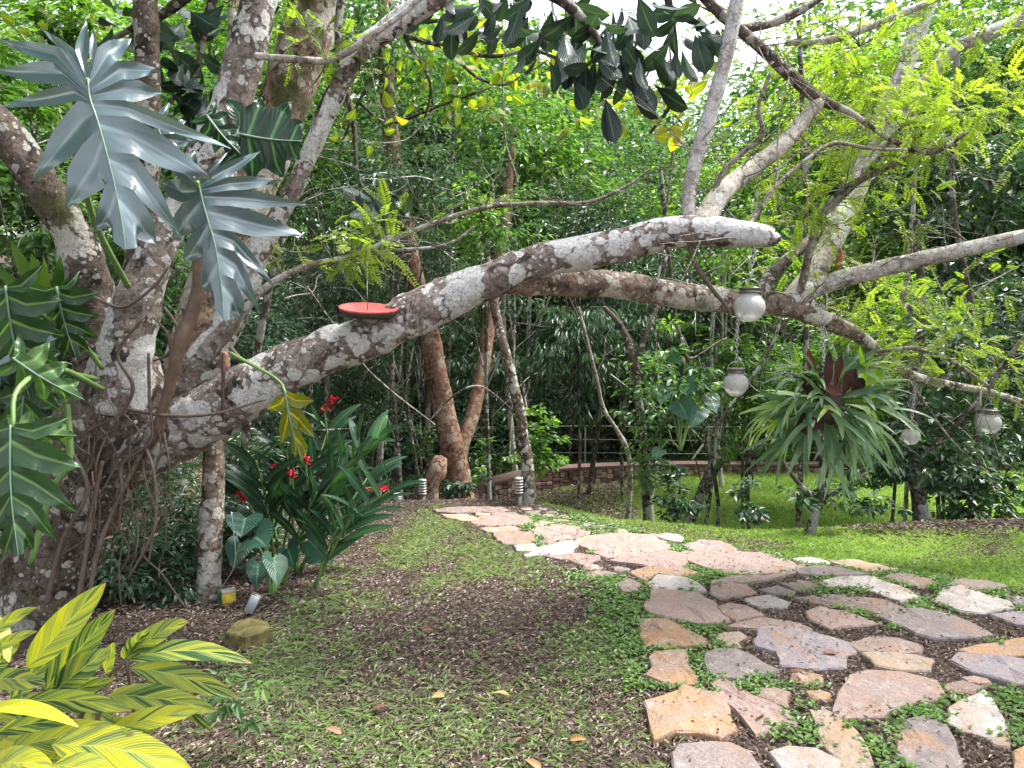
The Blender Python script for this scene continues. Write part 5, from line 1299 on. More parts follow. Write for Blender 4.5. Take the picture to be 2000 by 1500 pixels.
# ------------------------------------------------------------------ antler fern hanging from the limb
rf = np.random.default_rng(17)
fcn = P(1612, 790, 4.72)
fern = thing('antler_fern', fcn, 'large antler fern with brown shield leaves hanging on a chain', 'fern')
g = Geo(); V_ = None
h = Geo(); lathe(h, [(0.0, 0.20), (0.06, 0.18), (0.10, 0.08), (0.12, -0.02), (0.10, -0.10), (0.05, -0.15), (0.0, -0.16)], (0, 0, 0), 16)
Vr = np.concatenate(h.V); Vr = Vr * (1 + 0.25 * np.array([mnoise.noise(Vector(v * 14)) for v in Vr]))[:, None] + fcn
build('root_ball', Vr, [h.Q[0]], M['dark_wood'], fern)
def strip(c, w, face):
    tan = unit(np.gradient(c, axis=0)); side = unit(np.cross(tan, face)); nr = np.cross(side, tan)
    return blade_patch(c, side, w, nr, 2, 0.22, 0.0)
def arc(p, d, L, g_, n):
    out = [np.asarray(p, float)]; d = unit(d)
    for k in range(n):
        d = unit(d + np.array([0, 0, -g_ / n])); out.append(out[-1] + d * L / n)
    return np.array(out), d
def frond(p, d, L, w, sag, mat, tone, name='frond'):
    g = Geo(); face = unit(np.array([0, -0.5, 0.9]) + rf.normal(size=3) * 0.35)
    n = 7
    c, dd = arc(p, d, L * 0.55, sag * 0.5, n)
    V, Q, U = strip(c, w * np.linspace(0.45, 1.25, n + 1), face); g.add(V, Q, None, tone)
    nf = 2 if rf.random() < 0.6 else 3
    sd = unit(np.cross(dd, face))
    for k in range(nf):
        f = (k - (nf - 1) / 2)
        c2, d2 = arc(c[-1] - dd * 0.012 + sd * f * w * 0.75, dd + sd * f * 0.62 + rf.normal(size=3) * 0.08, L * 0.45 * rf.uniform(0.7, 1.15), sag * 0.95, 6)
        V, Q, U = strip(c2, w * 0.62 * np.array([1, 0.95, 0.9, 0.8, 0.65, 0.42, 0.05]), face); g.add(V, Q, None, tone)
        if rf.random() < 0.35:
            c3, _ = arc(c2[3], d2 + sd * (0.5 if f >= 0 else -0.5), L * 0.2, sag * 0.5, 4)
            V, Q, U = strip(c3, w * 0.4 * np.array([0.8, 0.8, 0.7, 0.45, 0.05]), face); g.add(V, Q, None, tone)
    return g.out(name, mat, fern)
for k in range(96):
    az = rf.uniform(0, 2 * math.pi); el = rf.uniform(-0.8, 0.95)
    d = np.array([math.cos(az) * math.cos(el), math.sin(az) * math.cos(el) * 0.8, math.sin(el)])
    if d[1] > 0.45 and rf.random() < 0.5: d[1] *= -1
    p = fcn + d * [0.07, 0.07, 0.10]
    if el > 0.1 and abs(d[0]) < 0.35: d[0] += 0.5 * (1 if d[0] >= 0 else -1)
    L = rf.uniform(0.30, 0.56) * (1.1 if el < 0.2 else 0.95)
    frond(p, d, L, rf.uniform(0.018, 0.032), rf.uniform(0.25, 1.15), M['stag'], float(np.clip(0.45 + 0.25 * rf.normal(), 0, 1)))
for (a, b, w) in [((1690, 790), (1690, 695), 0.028), ((1675, 780), (1735, 690), 0.026), ((1585, 760), (1545, 690), 0.020), ((1580, 770), (1520, 715), 0.018), ((1570, 790), (1500, 790), 0.014), ((1555, 820), (1490, 820), 0.012), ((1560, 830), (1520, 880), 0.012),
                  ((1700, 780), (1725, 705), 0.018)]:
    p0, p1 = P(*a, 4.62), P(*b, 4.56)
    frond(p0, unit(p1 - p0), np.linalg.norm(p1 - p0) * 1.25, w, 0.5, M['stag_bright'], 0.5, 'young_frond')
for (a, b, w, Y, tn, ro) in [((1600, 770), (1578, 680), 0.028, 4.62, 0.8, 0.5), ((1615, 775), (1618, 685), 0.03, 4.64, 0.25, -0.4), ((1630, 770), (1645, 692), 0.027, 4.63, 0.5, 0.5), ((1645, 775), (1672, 720), 0.04, 4.6, 0.2, 0.3), ((1590, 790), (1572, 730), 0.04, 4.6, 0.3, 0.0),
                            ((1540, 812), (1600, 838), 0.045, 4.52, 0.2, 0.3), ((1565, 800), (1575, 850), 0.045, 4.53, 0.25, 0.2), ((1600, 755), (1645, 770), 0.03, 4.58, 0.6, 0.2), ((1660, 770), (1690, 740), 0.035, 4.62, 0.1, 0.2)]:
    leaf_obj('shield_leaf', fern, M['stag_brown'], P(*a, Y), P(*b, Y - 0.03), w, 0.08, ro, 'obovate', 8, 4, 0.4, wave=0.32, tone=tn)
chain_part(fern, P(1606, 628, 4.74), P(1610, 742, 4.66), 0.03, 0.0035)

# ------------------------------------------------------------------ broad leaved tree: mossy trunk behind, boughs arching over the top of the picture
bb = np.array([P(330, 1060, 5.7)[0], 5.7, gz(P(330, 1060, 5.7)[0], 5.7)])
btree = thing('broad_leaved_tree', bb, 'mossy pinkish trunk behind the forked stems with boughs of big dark oval leaves', 'tree')
g = Geo(); px_tube(g, [(300, 1180, 5.7, 60), (330, 980, 5.7, 54), (375, 740, 5.7, 52), (430, 520, 5.7, 50), (485, 380, 5.75, 48), (545, 225, 5.8, 47), (590, 100, 5.8, 48), (622, -20, 5.8, 48), (650, -160, 5.7, 42)], 18, 0.04, 0.12, 4.0, 5)
g.out('trunk', M['bark_moss'], btree)
BO_Y = [[(790, 70, 5.2, 5), (870, 90, 5.1, 5), (960, 110, 5.0, 4), (1040, 95, 5.0, 3)], [(740, 60, 5.2, 4), (740, 130, 5.3, 4), (700, 200, 5.3, 3), (660, 300, 5.3, 2)], [(870, 90, 5.1, 4), (930, 150, 5.1, 3), (985, 165, 5.1, 3), (1015, 150, 5.1, 2)],
        [(700, 200, 5.3, 3), (760, 240, 5.3, 3), (850, 210, 5.3, 3), (960, 170, 5.2, 2)], [(790, 70, 5.2, 4), (840, 160, 5.2, 3), (830, 230, 5.2, 2)], [(950, 110, 5.0, 3), (1000, 60, 5.0, 3), (1100, 120, 5.0, 2), (1120, 180, 5.0, 2)], [(1040, 95, 5.0, 3), (1180, 150, 4.9, 3), (1290, 200, 4.7, 2), (1340, 250, 4.6, 2)]]
BO = [[(650, -150, 5.7, 36), (800, -110, 5.0, 26), (950, -60, 4.5, 18), (1080, -10, 4.2, 12), (1150, 50, 4.1, 8), (1180, 100, 4.05, 5)], [(950, -60, 4.5, 14), (1150, -60, 4.3, 12), (1300, -30, 4.3, 10), (1390, 20, 4.3, 5)],
      [(1300, -30, 4.3, 8), (1320, 100, 4.4, 5), (1310, 200, 4.5, 4), (1270, 260, 4.5, 3)],
      [(600, -100, 5.7, 30), (430, -60, 5.6, 18), (330, 20, 5.5, 10), (250, 60, 5.5, 6), (200, 90, 5.5, 4)], [(430, -60, 5.6, 12), (400, 60, 5.5, 7), (380, 150, 5.4, 5), (330, 200, 5.4, 4)], [(700, -140, 5.6, 14), (660, 60, 5.4, 7), (690, 240, 5.35, 5), (705, 360, 5.3, 3), (780, 420, 5.3, 2)]]
for r in BO:
    g = Geo(); px_tube(g, r, 8, 0.04, 0.08); g.out('bough', M['bark_dark'], btree)
_leafcache = {}
def proto_leaf(kind, mat):
    key = (kind, mat.name)
    if key not in _leafcache:
        L = []
        for q in range(5):
            V, Q, U = leaf3((0, 0, 0), (0, 0, -1), 0.24 if kind == 'obovate' else 0.34, 0.16, 0, kind, 7, 4, 0.22, (0, -1, 0), (0, -1, 0.2), 0.05)
            V[:, 1] += 0.12 * (V[:, 2] ** 2) * (q - 2)
            me_o = build('leaf', V, [Q], mat, None, True, {'v': np.full(len(V), 0.12 + 0.19 * q)}, U)
            L.append(me_o.data); bpy.data.objects.remove(me_o)
        _leafcache[key] = L
    return _leafcache[key]
def put_leaf(parent, kind, mat, p, d, L, roll, tone):
    me = proto_leaf(kind, mat)[int(np.clip(tone * 5, 0, 4))]
    o = bpy.data.objects.new('leaf', me); COL.objects.link(o); o.parent = parent
    q = Vector(d).to_track_quat('-Z', 'Y')
    from mathutils import Quaternion
    o.rotation_mode = 'QUATERNION'; o.rotation_quaternion = q @ Quaternion((0, 0, 1), roll)
    o.location = tuple(np.asarray(p) - np.array(parent['_org'])); o.scale = (L,) * 3
    return o
rl = np.random.default_rng(44)
def cluster(px_, py_, Y, rpx, n, kind, mat, L, tone, down=0.8, tv=0.2, owner=None):
    c = P(px_, py_, Y); R = rpx * Y / FPX
    for k in range(n):
        o = rl.normal(size=3) * [0.6, 0.45, 0.4] * R
        d = unit(unit(o) * 0.6 + rl.normal(size=3) * 0.4 + [0, -0.15, -down])
        put_leaf(owner or btree, kind, mat, c + o, d, L * rl.uniform(0.75, 1.2), rl.uniform(-1.2, 1.2), float(np.clip(tone + tv * rl.normal(), 0, 0.99)))
for a in [(1160, 75, 4.05, 90, 26, 0.5), (1090, 105, 4.1, 60, 14, 0.35), (1230, 110, 4.1, 70, 18, 0.4), (1290, 70, 4.2, 70, 16, 0.55), (1190, 150, 4.05, 50, 10, 0.2), (960, 20, 4.5, 60, 12, 0.45), (1020, 5, 4.4, 60, 12, 0.45), (880, 5, 4.7, 50, 8, 0.3), (1350, 40, 4.3, 50, 10, 0.6), (1240, 20, 4.2, 80, 12, 0.5), (1100, 0, 4.2, 70, 12, 0.55), (850, 20, 4.8, 40, 5, 0.3)]:
    cluster(a[0], a[1], a[2], a[3], a[4], 'obovate', M['broad'], 0.20, a[5], 0.9)
for a in [(380, 110, 5.4, 60, 12, 0.5), (330, 190, 5.4, 50, 8, 0.3), (250, 40, 5.5, 60, 10, 0.6), (450, 60, 5.5, 50, 8, 0.4), (410, 170, 5.4, 50, 8, 0.3), (340, 50, 5.5, 50, 8, 0.3)]:
    cluster(a[0], a[1], a[2], a[3], a[4], 'obovate', M['broad'], 0.26, a[5], 0.6)
for a in [(700, 370, 5.3, 45, 7, 0.6), (790, 430, 5.3, 40, 4, 0.6), (735, 395, 5.3, 40, 5, 0.4)]:
    cluster(a[0], a[1], a[2], a[3], a[4], 'obovate', M['broad'], 0.24, a[5], 0.6)
yb_ = P(470, 1010, 5.2)
ytree = thing('yellow_leaved_tree', (yb_[0], 5.2, gz(yb_[0], 5.2)), 'slender dark stem carrying small yellowing round leaves across the top middle', 'tree')
g = Geo(); px_tube(g, [(455, 1150, 5.2, 8), (470, 950, 5.2, 8), (500, 700, 5.2, 8), (560, 420, 5.2, 7), (640, 180, 5.2, 6), (740, 60, 5.2, 5), (860, 40, 5.1, 4)], 8, 0.05, 0.1); g.out('trunk', M['bark_dark'], ytree)
for r in BO_Y:
    g = Geo(); px_tube(g, r, 7, 0.04, 0.08); g.out('bough', M['bark_dark'], ytree)
for a in [(860, 90, 5.1, 70, 18, 0.5), (960, 120, 5.1, 80, 24, 0.55), (780, 110, 5.2, 60, 12, 0.4), (900, 190, 5.2, 70, 12, 0.4), (1060, 150, 5.0, 60, 12, 0.7), (1290, 180, 4.5, 50, 12, 0.6), (1330, 240, 4.5, 40, 9, 0.7), (700, 60, 5.3, 60, 8, 0.3), (710, 260, 5.3, 60, 8, 0.2), (820, 240, 5.2, 60, 8, 0.25),
          (1270, 200, 4.5, 60, 10, 0.55), (1130, 220, 4.9, 60, 8, 0.5), (1360, 130, 4.5, 40, 6, 0.5), (180, 50, 5.6, 60, 10, 0.3), (110, 80, 5.6, 70, 8, 0.3)]:
    cluster(a[0], a[1], a[2], a[3], int(a[4] * 1.45), 'ovate', M['broad_yellow'], 0.088, a[5], 0.3, 0.28, ytree)

# ------------------------------------------------------------------ middle distance trunks
def trunk_tree(name, rows_list, mat, label, crown=None, cmat=None, seed=0, sides=12, amp=0.12, cat='tree', names=None):
    b = P(*rows_list[0][0][:3])
    t = thing(name, b, label, cat)
    for k, rows in enumerate(rows_list):
        g = Geo(); px_tube(g, rows, sides, 0.06, amp, 4.0, seed); g.out((names or ['trunk'] + ['limb'] * 9)[k], mat, t)
    if crown:
        g = Geo(); rr_ = np.random.default_rng(seed + 100)
        for (px_, py_, Y, rx, rz, nc, npc, L) in crown:
            s = Y / FPX; crown_geo(g, rr_, P(px_, py_, Y), (rx * s, 0.5 * (rx + rz) * s, rz * s), nc, npc, L, 0.5, 0.28)
        g.out('crown', cmat, t, False, 'stuff')
    return t
g1 = G(905, 985)
Yg = 9.3
trunk_tree('red_barked_tree', [[(908, 1010, Yg, 30), (900, 960, Yg, 26), (885, 880, Yg, 24), (865, 790, Yg, 22), (845, 690, Yg, 21), (828, 620, Yg, 21), (800, 500, Yg, 19), (770, 330, Yg + 0.2, 17), (755, 150, Yg + 0.3, 15), (750, -60, Yg + 0.4, 12)],
                               [(893, 930, Yg + 0.05, 13), (905, 870, Yg + 0.1, 13), (928, 790, Yg + 0.3, 14), (945, 700, Yg + 0.5, 14), (960, 600, Yg + 0.7, 13), (985, 430, Yg + 1, 11), (1000, 250, Yg + 1.2, 8)]],
           M['bark_red'], 'forked tree with smooth reddish brown trunk beyond the path bend', [(760, 60, Yg, 200, 120, 70, 40, 0.10), (980, 230, Yg + 1, 130, 90, 40, 40, 0.10)], M['mid'], 2)
trunk_tree('crooked_tree', [[(1022, 1006, 8.05, 14), (1032, 960, 8.05, 13.5), (1028, 900, 8.05, 14), (1020, 850, 8.05, 12), (1018, 815, 8.05, 11), (1000, 740, 8.05, 11), (985, 680, 8.05, 10.5), (968, 610, 8.1, 9), (955, 520, 8.15, 7), (940, 400, 8.2, 5)]],
           M['bark_brown'], 'thin crooked grey brown trunk beside the right bollard', [(1040, 850, 8.4, 40, 50, 14, 22, 0.09), (1060, 900, 8.4, 45, 50, 12, 22, 0.09), (940, 420, 8.2, 60, 60, 24, 26, 0.09)], M['fresh'], 4, 10, 0.14)
trunk_tree('stump_tree', [[(842, 1000, 8.9, 12), (845, 950, 8.9, 15), (855, 915, 8.95, 18), (862, 893, 9.0, 12)]], M['bark_red'], 'short knobbly reddish stump leaning on the forked trunk', None, None, 6, 12, 0.45, 'stump')
b = G(1340, 1022)
trunk_tree('leaning_sapling', [[(1338, 1040, b[1], 13), (1360, 985, b[1], 11), (1395, 915, b[1], 11), (1440, 860, b[1], 9), (1480, 800, b[1], 7), (1500, 700, b[1], 5)], [(1395, 915, b[1], 6), (1385, 880, b[1], 5), (1350, 840, b[1], 3)]], M['bark_dark'],
           'dark sapling leaning right over the lawn edge', [(1470, 790, b[1], 60, 90, 26, 26, 0.08)], M['mid'], 8, 9)
b = G(1265, 1010)
trunk_tree('vine_tree', [[(1268, 1030, 8.2, 12), (1262, 940, 8.2, 11), (1255, 850, 8.2, 9), (1245, 770, 8.2, 9), (1238, 700, 8.2, 8), (1215, 640, 8.3, 6), (1180, 600, 8.4, 4)], [(1240, 720, 8.2, 6), (1262, 650, 8.2, 6), (1285, 590, 8.3, 5), (1300, 500, 8.3, 4)], [(1255, 900, 8.2, 5), (1300, 820, 8.1, 5), (1325, 760, 8.1, 4), (1335, 700, 8.0, 3)]],
           M['bark_dark'], 'dark thin tree wrapped in leafy vines left of the leaning sapling', [(1265, 790, 8.0, 40, 130, 24, 20, 0.08), (1335, 750, 8.0, 60, 70, 18, 20, 0.10), (1260, 930, 8.0, 24, 60, 12, 18, 0.07)], M['mid'], 10, 9)
b = G(1583, 1045)
trunk_tree('lawn_shrub_tree', [[(1580, 1050, b[1], 12), (1590, 1010, b[1], 10), (1602, 970, b[1], 8), (1605, 900, b[1], 6), (1600, 800, b[1], 5)], [(1598, 985, b[1], 6), (1565, 950, b[1], 5), (1530, 905, b[1], 4), (1510, 870, b[1], 3)], [(1602, 975, b[1], 5), (1650, 950, b[1], 4), (1700, 920, b[1], 3)]],
           M['bark_dark'], 'small branching dark tree with sparse dark leaves under the fern', [(1640, 965, b[1], 55, 28, 10, 13, 0.08), (1560, 950, b[1], 55, 35, 7, 12, 0.08), (1700, 985, b[1], 45, 22, 7, 13, 0.08)], M['dark'], 12, 8)
b = G(1800, 1018)
trunk_tree('dark_trunk_tree', [[(1802, 1030, 7.4, 18), (1795, 980, 7.4, 15), (1785, 920, 7.4, 14), (1780, 860, 7.4, 12), (1790, 740, 7.4, 10), (1800, 600, 7.4, 8), (1790, 430, 7.4, 6)], [(1790, 950, 7.4, 7), (1740, 900, 7.4, 5), (1690, 870, 7.4, 4)], [(1785, 900, 7.4, 6), (1850, 850, 7.4, 5), (1910, 780, 7.4, 3)]],
           M['bark_dark'], 'dark upright trunk at right beyond the littered mound', [(1830, 880, 7.4, 90, 60, 34, 24, 0.09), (1740, 900, 7.4, 70, 50, 18, 22, 0.09), (1850, 700, 7.6, 100, 90, 44, 24, 0.09)], M['dark'], 14, 10)
for k, (rows, lb) in enumerate([([(738, 990, 10.5, 7), (745, 850, 10.5, 6), (758, 730, 10.5, 6), (768, 640, 10.5, 5), (790, 420, 10.5, 5)], 'pale slender trunk in the shade left of the red barked tree'),
                                ([(1228, 892, 11.5, 5), (1180, 800, 11.5, 4), (1165, 740, 11.5, 4), (1130, 600, 11.5, 3)], 'pale dead stem leaning left above the wire fence'),
                                ([(1400, 960, 10.5, 4), (1345, 700, 10.5, 5), (1320, 620, 10.6, 4), (1290, 330, 10.6, 4)], 'thin grey trunk in the thicket behind the vine tree'),
                                ([(1560, 1000, 9.5, 6), (1570, 800, 9.5, 6), (1575, 620, 9.6, 5), (1572, 330, 9.7, 5), (1560, 40, 9.8, 5)], 'tall thin grey trunk rising behind the antler fern'),
                                ([(1785, 640, 8.5, 4), (1760, 600, 8.5, 5), (1775, 520, 8.5, 5), (1790, 300, 8.6, 4)][::1], 'pale bare pole behind the rightmost limb'),
                                ([(1900, 990, 8.2, 8), (1910, 850, 8.2, 7), (1900, 620, 8.3, 6), (1860, 380, 8.4, 5), (1870, 100, 8.4, 5)], 'shaded trunk in the dark foliage at the right edge')]):
    q0 = P(rows[0][0], rows[0][1], rows[0][2]); zg = gz(q0[0], q0[1])
    t = thing('thin_tree', (q0[0], q0[1], zg), lb, 'tree')
    g = Geo(); pr = [(q0[0], q0[1] + 0.05, zg - 0.05, rows[0][3] * rows[0][2] / FPX * 1.1)] + [(*P(a, b_, c_), r * c_ / FPX) for a, b_, c_, r in rows]
    tube(g, pr, 8, 0.06, 0.12, 5.0); g.out('trunk', M['twig'] if k in (0, 1, 4) else M['bark_dark'], t)

# ------------------------------------------------------------------ path bollard lights
def bollard(loc, H, label):
    t = thing('bollard_light', loc, label, 'light', 'bollard lights along the far path')
    r = 0.040; x, y, z = loc
    g = Geo(); lathe(g, [(r * 1.7, -0.05), (r * 1.7, 0.0), (r * 1.55, 0.012), (r * 0.95, 0.014)], loc, 16); g.out('base_plate', M['bollard'], t)
    hp_ = H * 0.54
    g = Geo(); lathe(g, [(r * 0.9, 0.0), (r * 0.9, hp_), (0.0, hp_)], loc, 16); g.out('post', M['bollard'], t)
    g = Geo(); lathe(g, [(r * 0.62, hp_), (r * 0.62, H - 0.01)], loc, 14); g.out('lens', M['lens'], t)
    for k in range(5):
        zz = hp_ + (H - hp_ - 0.02) * (k + 0.5) / 5
        g = Geo(); lathe(g, [(r * 0.6, zz + 0.012), (r * 1.12, zz + 0.004), (r * 1.22, zz - 0.004), (r * 1.12, zz - 0.006), (r * 0.6, zz + 0.002)], loc, 18); g.out('louver', M['louver'], t)
    g = Geo(); lathe(g, [(r * 1.15, H - 0.014), (r * 1.2, H - 0.006), (r * 1.0, H + 0.004), (0.0, H + 0.010)], loc, 18); g.out('cap', M['louver'], t)
    return t
def bol(px_, ptop, pbot, Y, H, lb):
    top = P(px_, ptop, Y)
    z = top[2] - H; zg = gz(top[0], top[1])
    bollard((top[0], top[1], min(z, zg) if abs(z - zg) > 0.02 else zg), H + max(0, z - zg) , lb)
for (px_, ptop, Y, H, lb) in [(1013, 933, 7.95, 0.37, 'bollard light standing against the crooked trunk right of the path'), (825, 937, 8.6, 0.37, 'tallest looking bollard light left of the reddish stump'),
                              (776, 964, 8.35, 0.28, 'bollard light nearest the red ginger, base behind the grass'), (706, 984, 10.8, 0.37, 'smallest bollard light half hidden by the red ginger leaves'), (883, 953, 9.9, 0.36, 'shaded bollard light in front of the red barked trunk')]:
    bol(px_, ptop, 0, Y, H, lb)

# ------------------------------------------------------------------ rubble wall and wire fence beyond the lawn
WP = [(900, 957, 12.6), (980, 937, 13.6), (1090, 915, 14.6), (1300, 906, 15.4), (1500, 906, 15.8), (1750, 906, 16.0), (2100, 906, 16.2), (2400, 906, 16.4)]
wpts = spline([P(*a) for a in WP], 0.12)
wl_ = thing('rubble_wall', wpts[len(wpts) // 3], 'low reddish rubble wall with a flat coping along the far side of the lawn', 'wall')
rw = np.random.default_rng(9)
nrm = unit(np.stack([-np.gradient(wpts[:, 1]), np.gradient(wpts[:, 0]), np.zeros(len(wpts))], 1))   # points away from the camera
def ribbon(z_top, z_bot, t0, t1):
    V = []; 
    for k in range(len(wpts)):
        p = wpts[k]; zb = z_bot if np.isscalar(z_bot) else z_bot[k]
        for (o, z) in ((t0, zb), (t0, p[2] + z_top), (t1, p[2] + z_top), (t1, zb)):
            q = p + nrm[k] * o; V.append((q[0], q[1], z))
    n = len(wpts); i = np.arange(n - 1)[:, None] * 4; j = np.arange(4)[None]; k2 = (j + 1) % 4
    return np.array(V), np.stack([i + j, i + k2, i + 4 + k2, i + 4 + j], -1).reshape(-1, 4)
zb = ground_z(wpts[:, 0], wpts[:, 1]) - 0.1
V_, Q_ = ribbon(-0.05, zb, 0.0, 0.28); build('wall_core', V_, [Q_], M['wall_core'], wl_, False)
def ribbon2(a, b, t0, t1):
    V = []
    for k in range(len(wpts)):
        p = wpts[k]
        for (o, z) in ((t0, p[2] + a), (t0, p[2] + b), (t1, p[2] + b), (t1, p[2] + a)):
            q = p + nrm[k] * o; V.append((q[0], q[1], z))
    n = len(wpts); i = np.arange(n - 1)[:, None] * 4; j = np.arange(4)[None]; k2 = (j + 1) % 4
    return np.array(V), np.stack([i + j, i + k2, i + 4 + k2, i + 4 + j], -1).reshape(-1, 4)
V_, Q_ = ribbon2(-0.05, 0.0, -0.05, 0.33); build('coping', V_, [Q_], M['wall_core'], wl_, False)
g = Geo()
for k in range(len(wpts) - 1):
    p, q = wpts[k], wpts[k + 1]; zt = p[2] - 0.055; z = zb[k]; rows_ = 0
    while z < zt - 0.03:
        h = min(rw.uniform(0.06, 0.13), zt - z)
        c = p + (q - p) * 0.5 + nrm[k] * (-0.005); c[2] = z + h / 2
        d = unit(q - p); R_ = np.stack([d, nrm[k], np.array([0, 0, 1.0])], 1)
        boxg(g, c + d * rw.normal() * 0.01, (np.linalg.norm((q - p)[:2]) * rw.uniform(0.8, 0.98), 0.05 + 0.03 * rw.random(), h * 0.9), R_, float(rw.random()), 0.35)
        z += h
g.out('rubble_stones', M['wall_stone'], wl_, False, 'stuff')
fn = thing('wire_fence', P(1143, 905, 16.4), 'thin wire fence with slim posts in the shade behind the rubble wall', 'fence')
pr_ = None
for px_ in (860, 1143, 1420, 1700):
    Yf = 16.4; top = P(px_, 828, Yf); bt = np.array([top[0], top[1], gz(top[0], top[1]) - 0.1])
    g = Geo(); tube(g, [(*bt, 0.022), (*top, 0.02)], 8, 0.3); g.out('post', M['fence_metal'], fn)
for py_ in (832, 858, 884):
    g = Geo(); tube(g, [(*P(x, py_ + (2 if x % 3 else 0), 16.38), 0.011 if py_ == 832 else 0.006) for x in (760, 860, 1000, 1143, 1280, 1420, 1560, 1700, 1850)], 5, 0.4); g.out('wire', M['fence_metal'], fn)

# ------------------------------------------------------------------ shrubs, thickets and the trees of the wood
rbk = np.random.default_rng(77)
CNT = [0]
def bush(name, label, px_, py_, Y, wpx, hpx, mat, L=0.10, cov=2.2, nper=44, trunk=True, cat=None, bark=None, asp=0.5, droop=0.3, spread=0.21, flat=0.42, depth=None, nl=10, oval=False, group=None, core=2.2):
    """crown wpx by hpx photograph pixels about (px, py); stands on the ground below"""
    bark = bark or 'bark_dark'
    s = Y / FPX; c = P(px_, py_, Y); rx, rz = wpx / 2 * s, hpx / 2 * s; ry = depth or min(rx, rz) * 0.9
    zg = gz(c[0], c[1]); 
    t = thing(name, (c[0], c[1], zg), label, cat or 'tree', group)
    area = math.pi * rx * rz; nleaf = cov * area / (L * L * asp * 0.5)
    nc = max(6, int(nleaf / nper))
    g = Geo(); cc = crown_geo(g, np.random.default_rng(1000 + CNT[0]), c, (rx, ry, rz), nc, nper, L, asp, spread, flat, droop, oval, core)
    CNT[0] += 1
    g.out('crown' if trunk else 'foliage', mat, t, False, 'stuff')
    if trunk:
        g = Geo(); r0 = (0.012 + 0.012 * rz) if name == 'small_tree' else 0.02 + 0.018 * rz
        top = c + np.array([rbk.normal() * 0.1 * rx, 0, 0.2 * rz])
        tube(g, [(c[0] + rbk.normal() * 0.15 * rx, c[1], zg - 0.1, r0 * 1.2), ((c[0] + top[0]) / 2 + rbk.normal() * 0.1 * rx, c[1], (zg + top[2]) / 2, r0), (*top, r0 * 0.5)], 8, 0.15, 0.1, 3.0)
        g.out('trunk', M[bark], t)
        g = Geo()
        for k in rbk.choice(len(cc), min(nl, len(cc)), replace=False):
            f = rbk.uniform(0.2, 0.9); p0 = np.array([c[0], c[1], zg + (top[2] - zg) * f]); p1 = cc[k]
            tube(g, [(*p0, r0 * 0.55), (*((p0 + p1) / 2 + rbk.normal(size=3) * 0.08 * rx + [0, 0, 0.1 * rz]), r0 * 0.35), (*p1, r0 * 0.12)], 5, 0.15)
        g.out('limbs', M[bark], t)
        if name == 'small_tree':
            g = Geo()
            for k in range(6):
                p0 = c + rbk.uniform(-0.7, 0.7, 3) * [rx, ry, rz]; d = unit(rbk.normal(size=3) + [0, -0.3, 0.5]); pts = [p0]
                for q in range(4):
                    d = unit(d + rbk.normal(size=3) * 0.25); pts.append(pts[-1] + d * rx * rbk.uniform(0.15, 0.4))
                tube(g, [(*q_, 0.010 - 0.0018 * n_) for n_, q_ in enumerate(pts)], 5, 0.1, cap=False)
                tube(g, [(*pts[2], 0.005), (*(pts[2] + unit(d + rbk.normal(size=3) * 0.8) * rx * 0.35), 0.002)], 4, 0.1, cap=False)
            tag(g.out('twig', M['bark_pale'], t), kind='stuff')
    return t
# near and middle shrubs: name, label, px, py, Y, w, h, material, leaf length ...
bush('shrub', 'glossy dark bush at the lawn edge beside the vine tree', 1318, 968, 7.3, 125, 130, M['dark'], 0.075, 2.6, trunk=False, cat='shrub')
bush('shrub', 'low dark bush on the lawn edge right of the leaning sapling', 1445, 985, 7.1, 100, 90, M['dark'], 0.075, 1.7, trunk=False, cat='shrub')
bush('shrub', 'spindly shrub with low leaves above the littered mound', 1690, 960, 7.9, 110, 90, M['mid'], 0.075, 0.7, trunk=False, cat='shrub')
bush('shrub', 'dense dark shrub behind the mound at the right edge', 1900, 960, 8.2, 260, 170, M['dark'], 0.09, 2.4, trunk=False, cat='shrub')
bush('shrub', 'ferny dark bush between the big trunk and the slim trunk', 290, 1040, 4.75, 240, 300, M['blue'], 0.055, 2.8, trunk=False, cat='shrub', asp=0.35)
bush('shrub', 'dark bush at the foot of the slim trunk', 300, 1130, 4.45, 260, 230, M['blue'], 0.05, 2.6, trunk=False, cat='shrub', asp=0.4)
bush('shrub', 'leafy dark bush filling the gap behind the slim trunk', 370, 1020, 5.2, 260, 320, M['dark'], 0.06, 2.6, trunk=False, cat='shrub', asp=0.4)
bush('shrub', 'dark low bush under the elephant ear leaves', 540, 1110, 5.3, 190, 120, M['dark'], 0.06, 2.4, trunk=False, cat='shrub', asp=0.4)
bush('shrub', 'feathery blue green bush behind the red ginger', 500, 920, 6.2, 230, 220, M['blue'], 0.06, 2.4, trunk=False, cat='shrub', asp=0.35)
bush('shrub', 'low dark undergrowth bush below the red ginger', 480, 1080, 5.6, 190, 160, M['dark'], 0.07, 2.2, trunk=False, cat='shrub', asp=0.45)
bush('shrub', 'white flecked leafy bush at the foot of the red barked tree', 905, 945, 9.0, 90, 60, M['blue'], 0.09, 1.3, trunk=False, cat='shrub')
bush('shrub', 'light leafy shrub left of the red barked trunk', 830, 880, 9.4, 120, 150, M['mid'], 0.085, 0.9, trunk=False, cat='shrub')
bush('shrub', 'sparse pale leafed shrub between the reddish trunk and the crooked trunk', 960, 900, 9.6, 140, 110, M['fresh'], 0.085, 0.8, trunk=False, cat='shrub')
bush('small_tree', 'fine leaved dark tree in the shade left of the red barked tree', 690, 760, 9.6, 250, 230, M['dark'], 0.055, 1.8, asp=0.35)
bush('small_tree', 'fine leaved green tree behind the long limb at the feeder', 640, 560, 9.0, 330, 330, M['blue'], 0.075, 2.2, asp=0.35, nl=9)
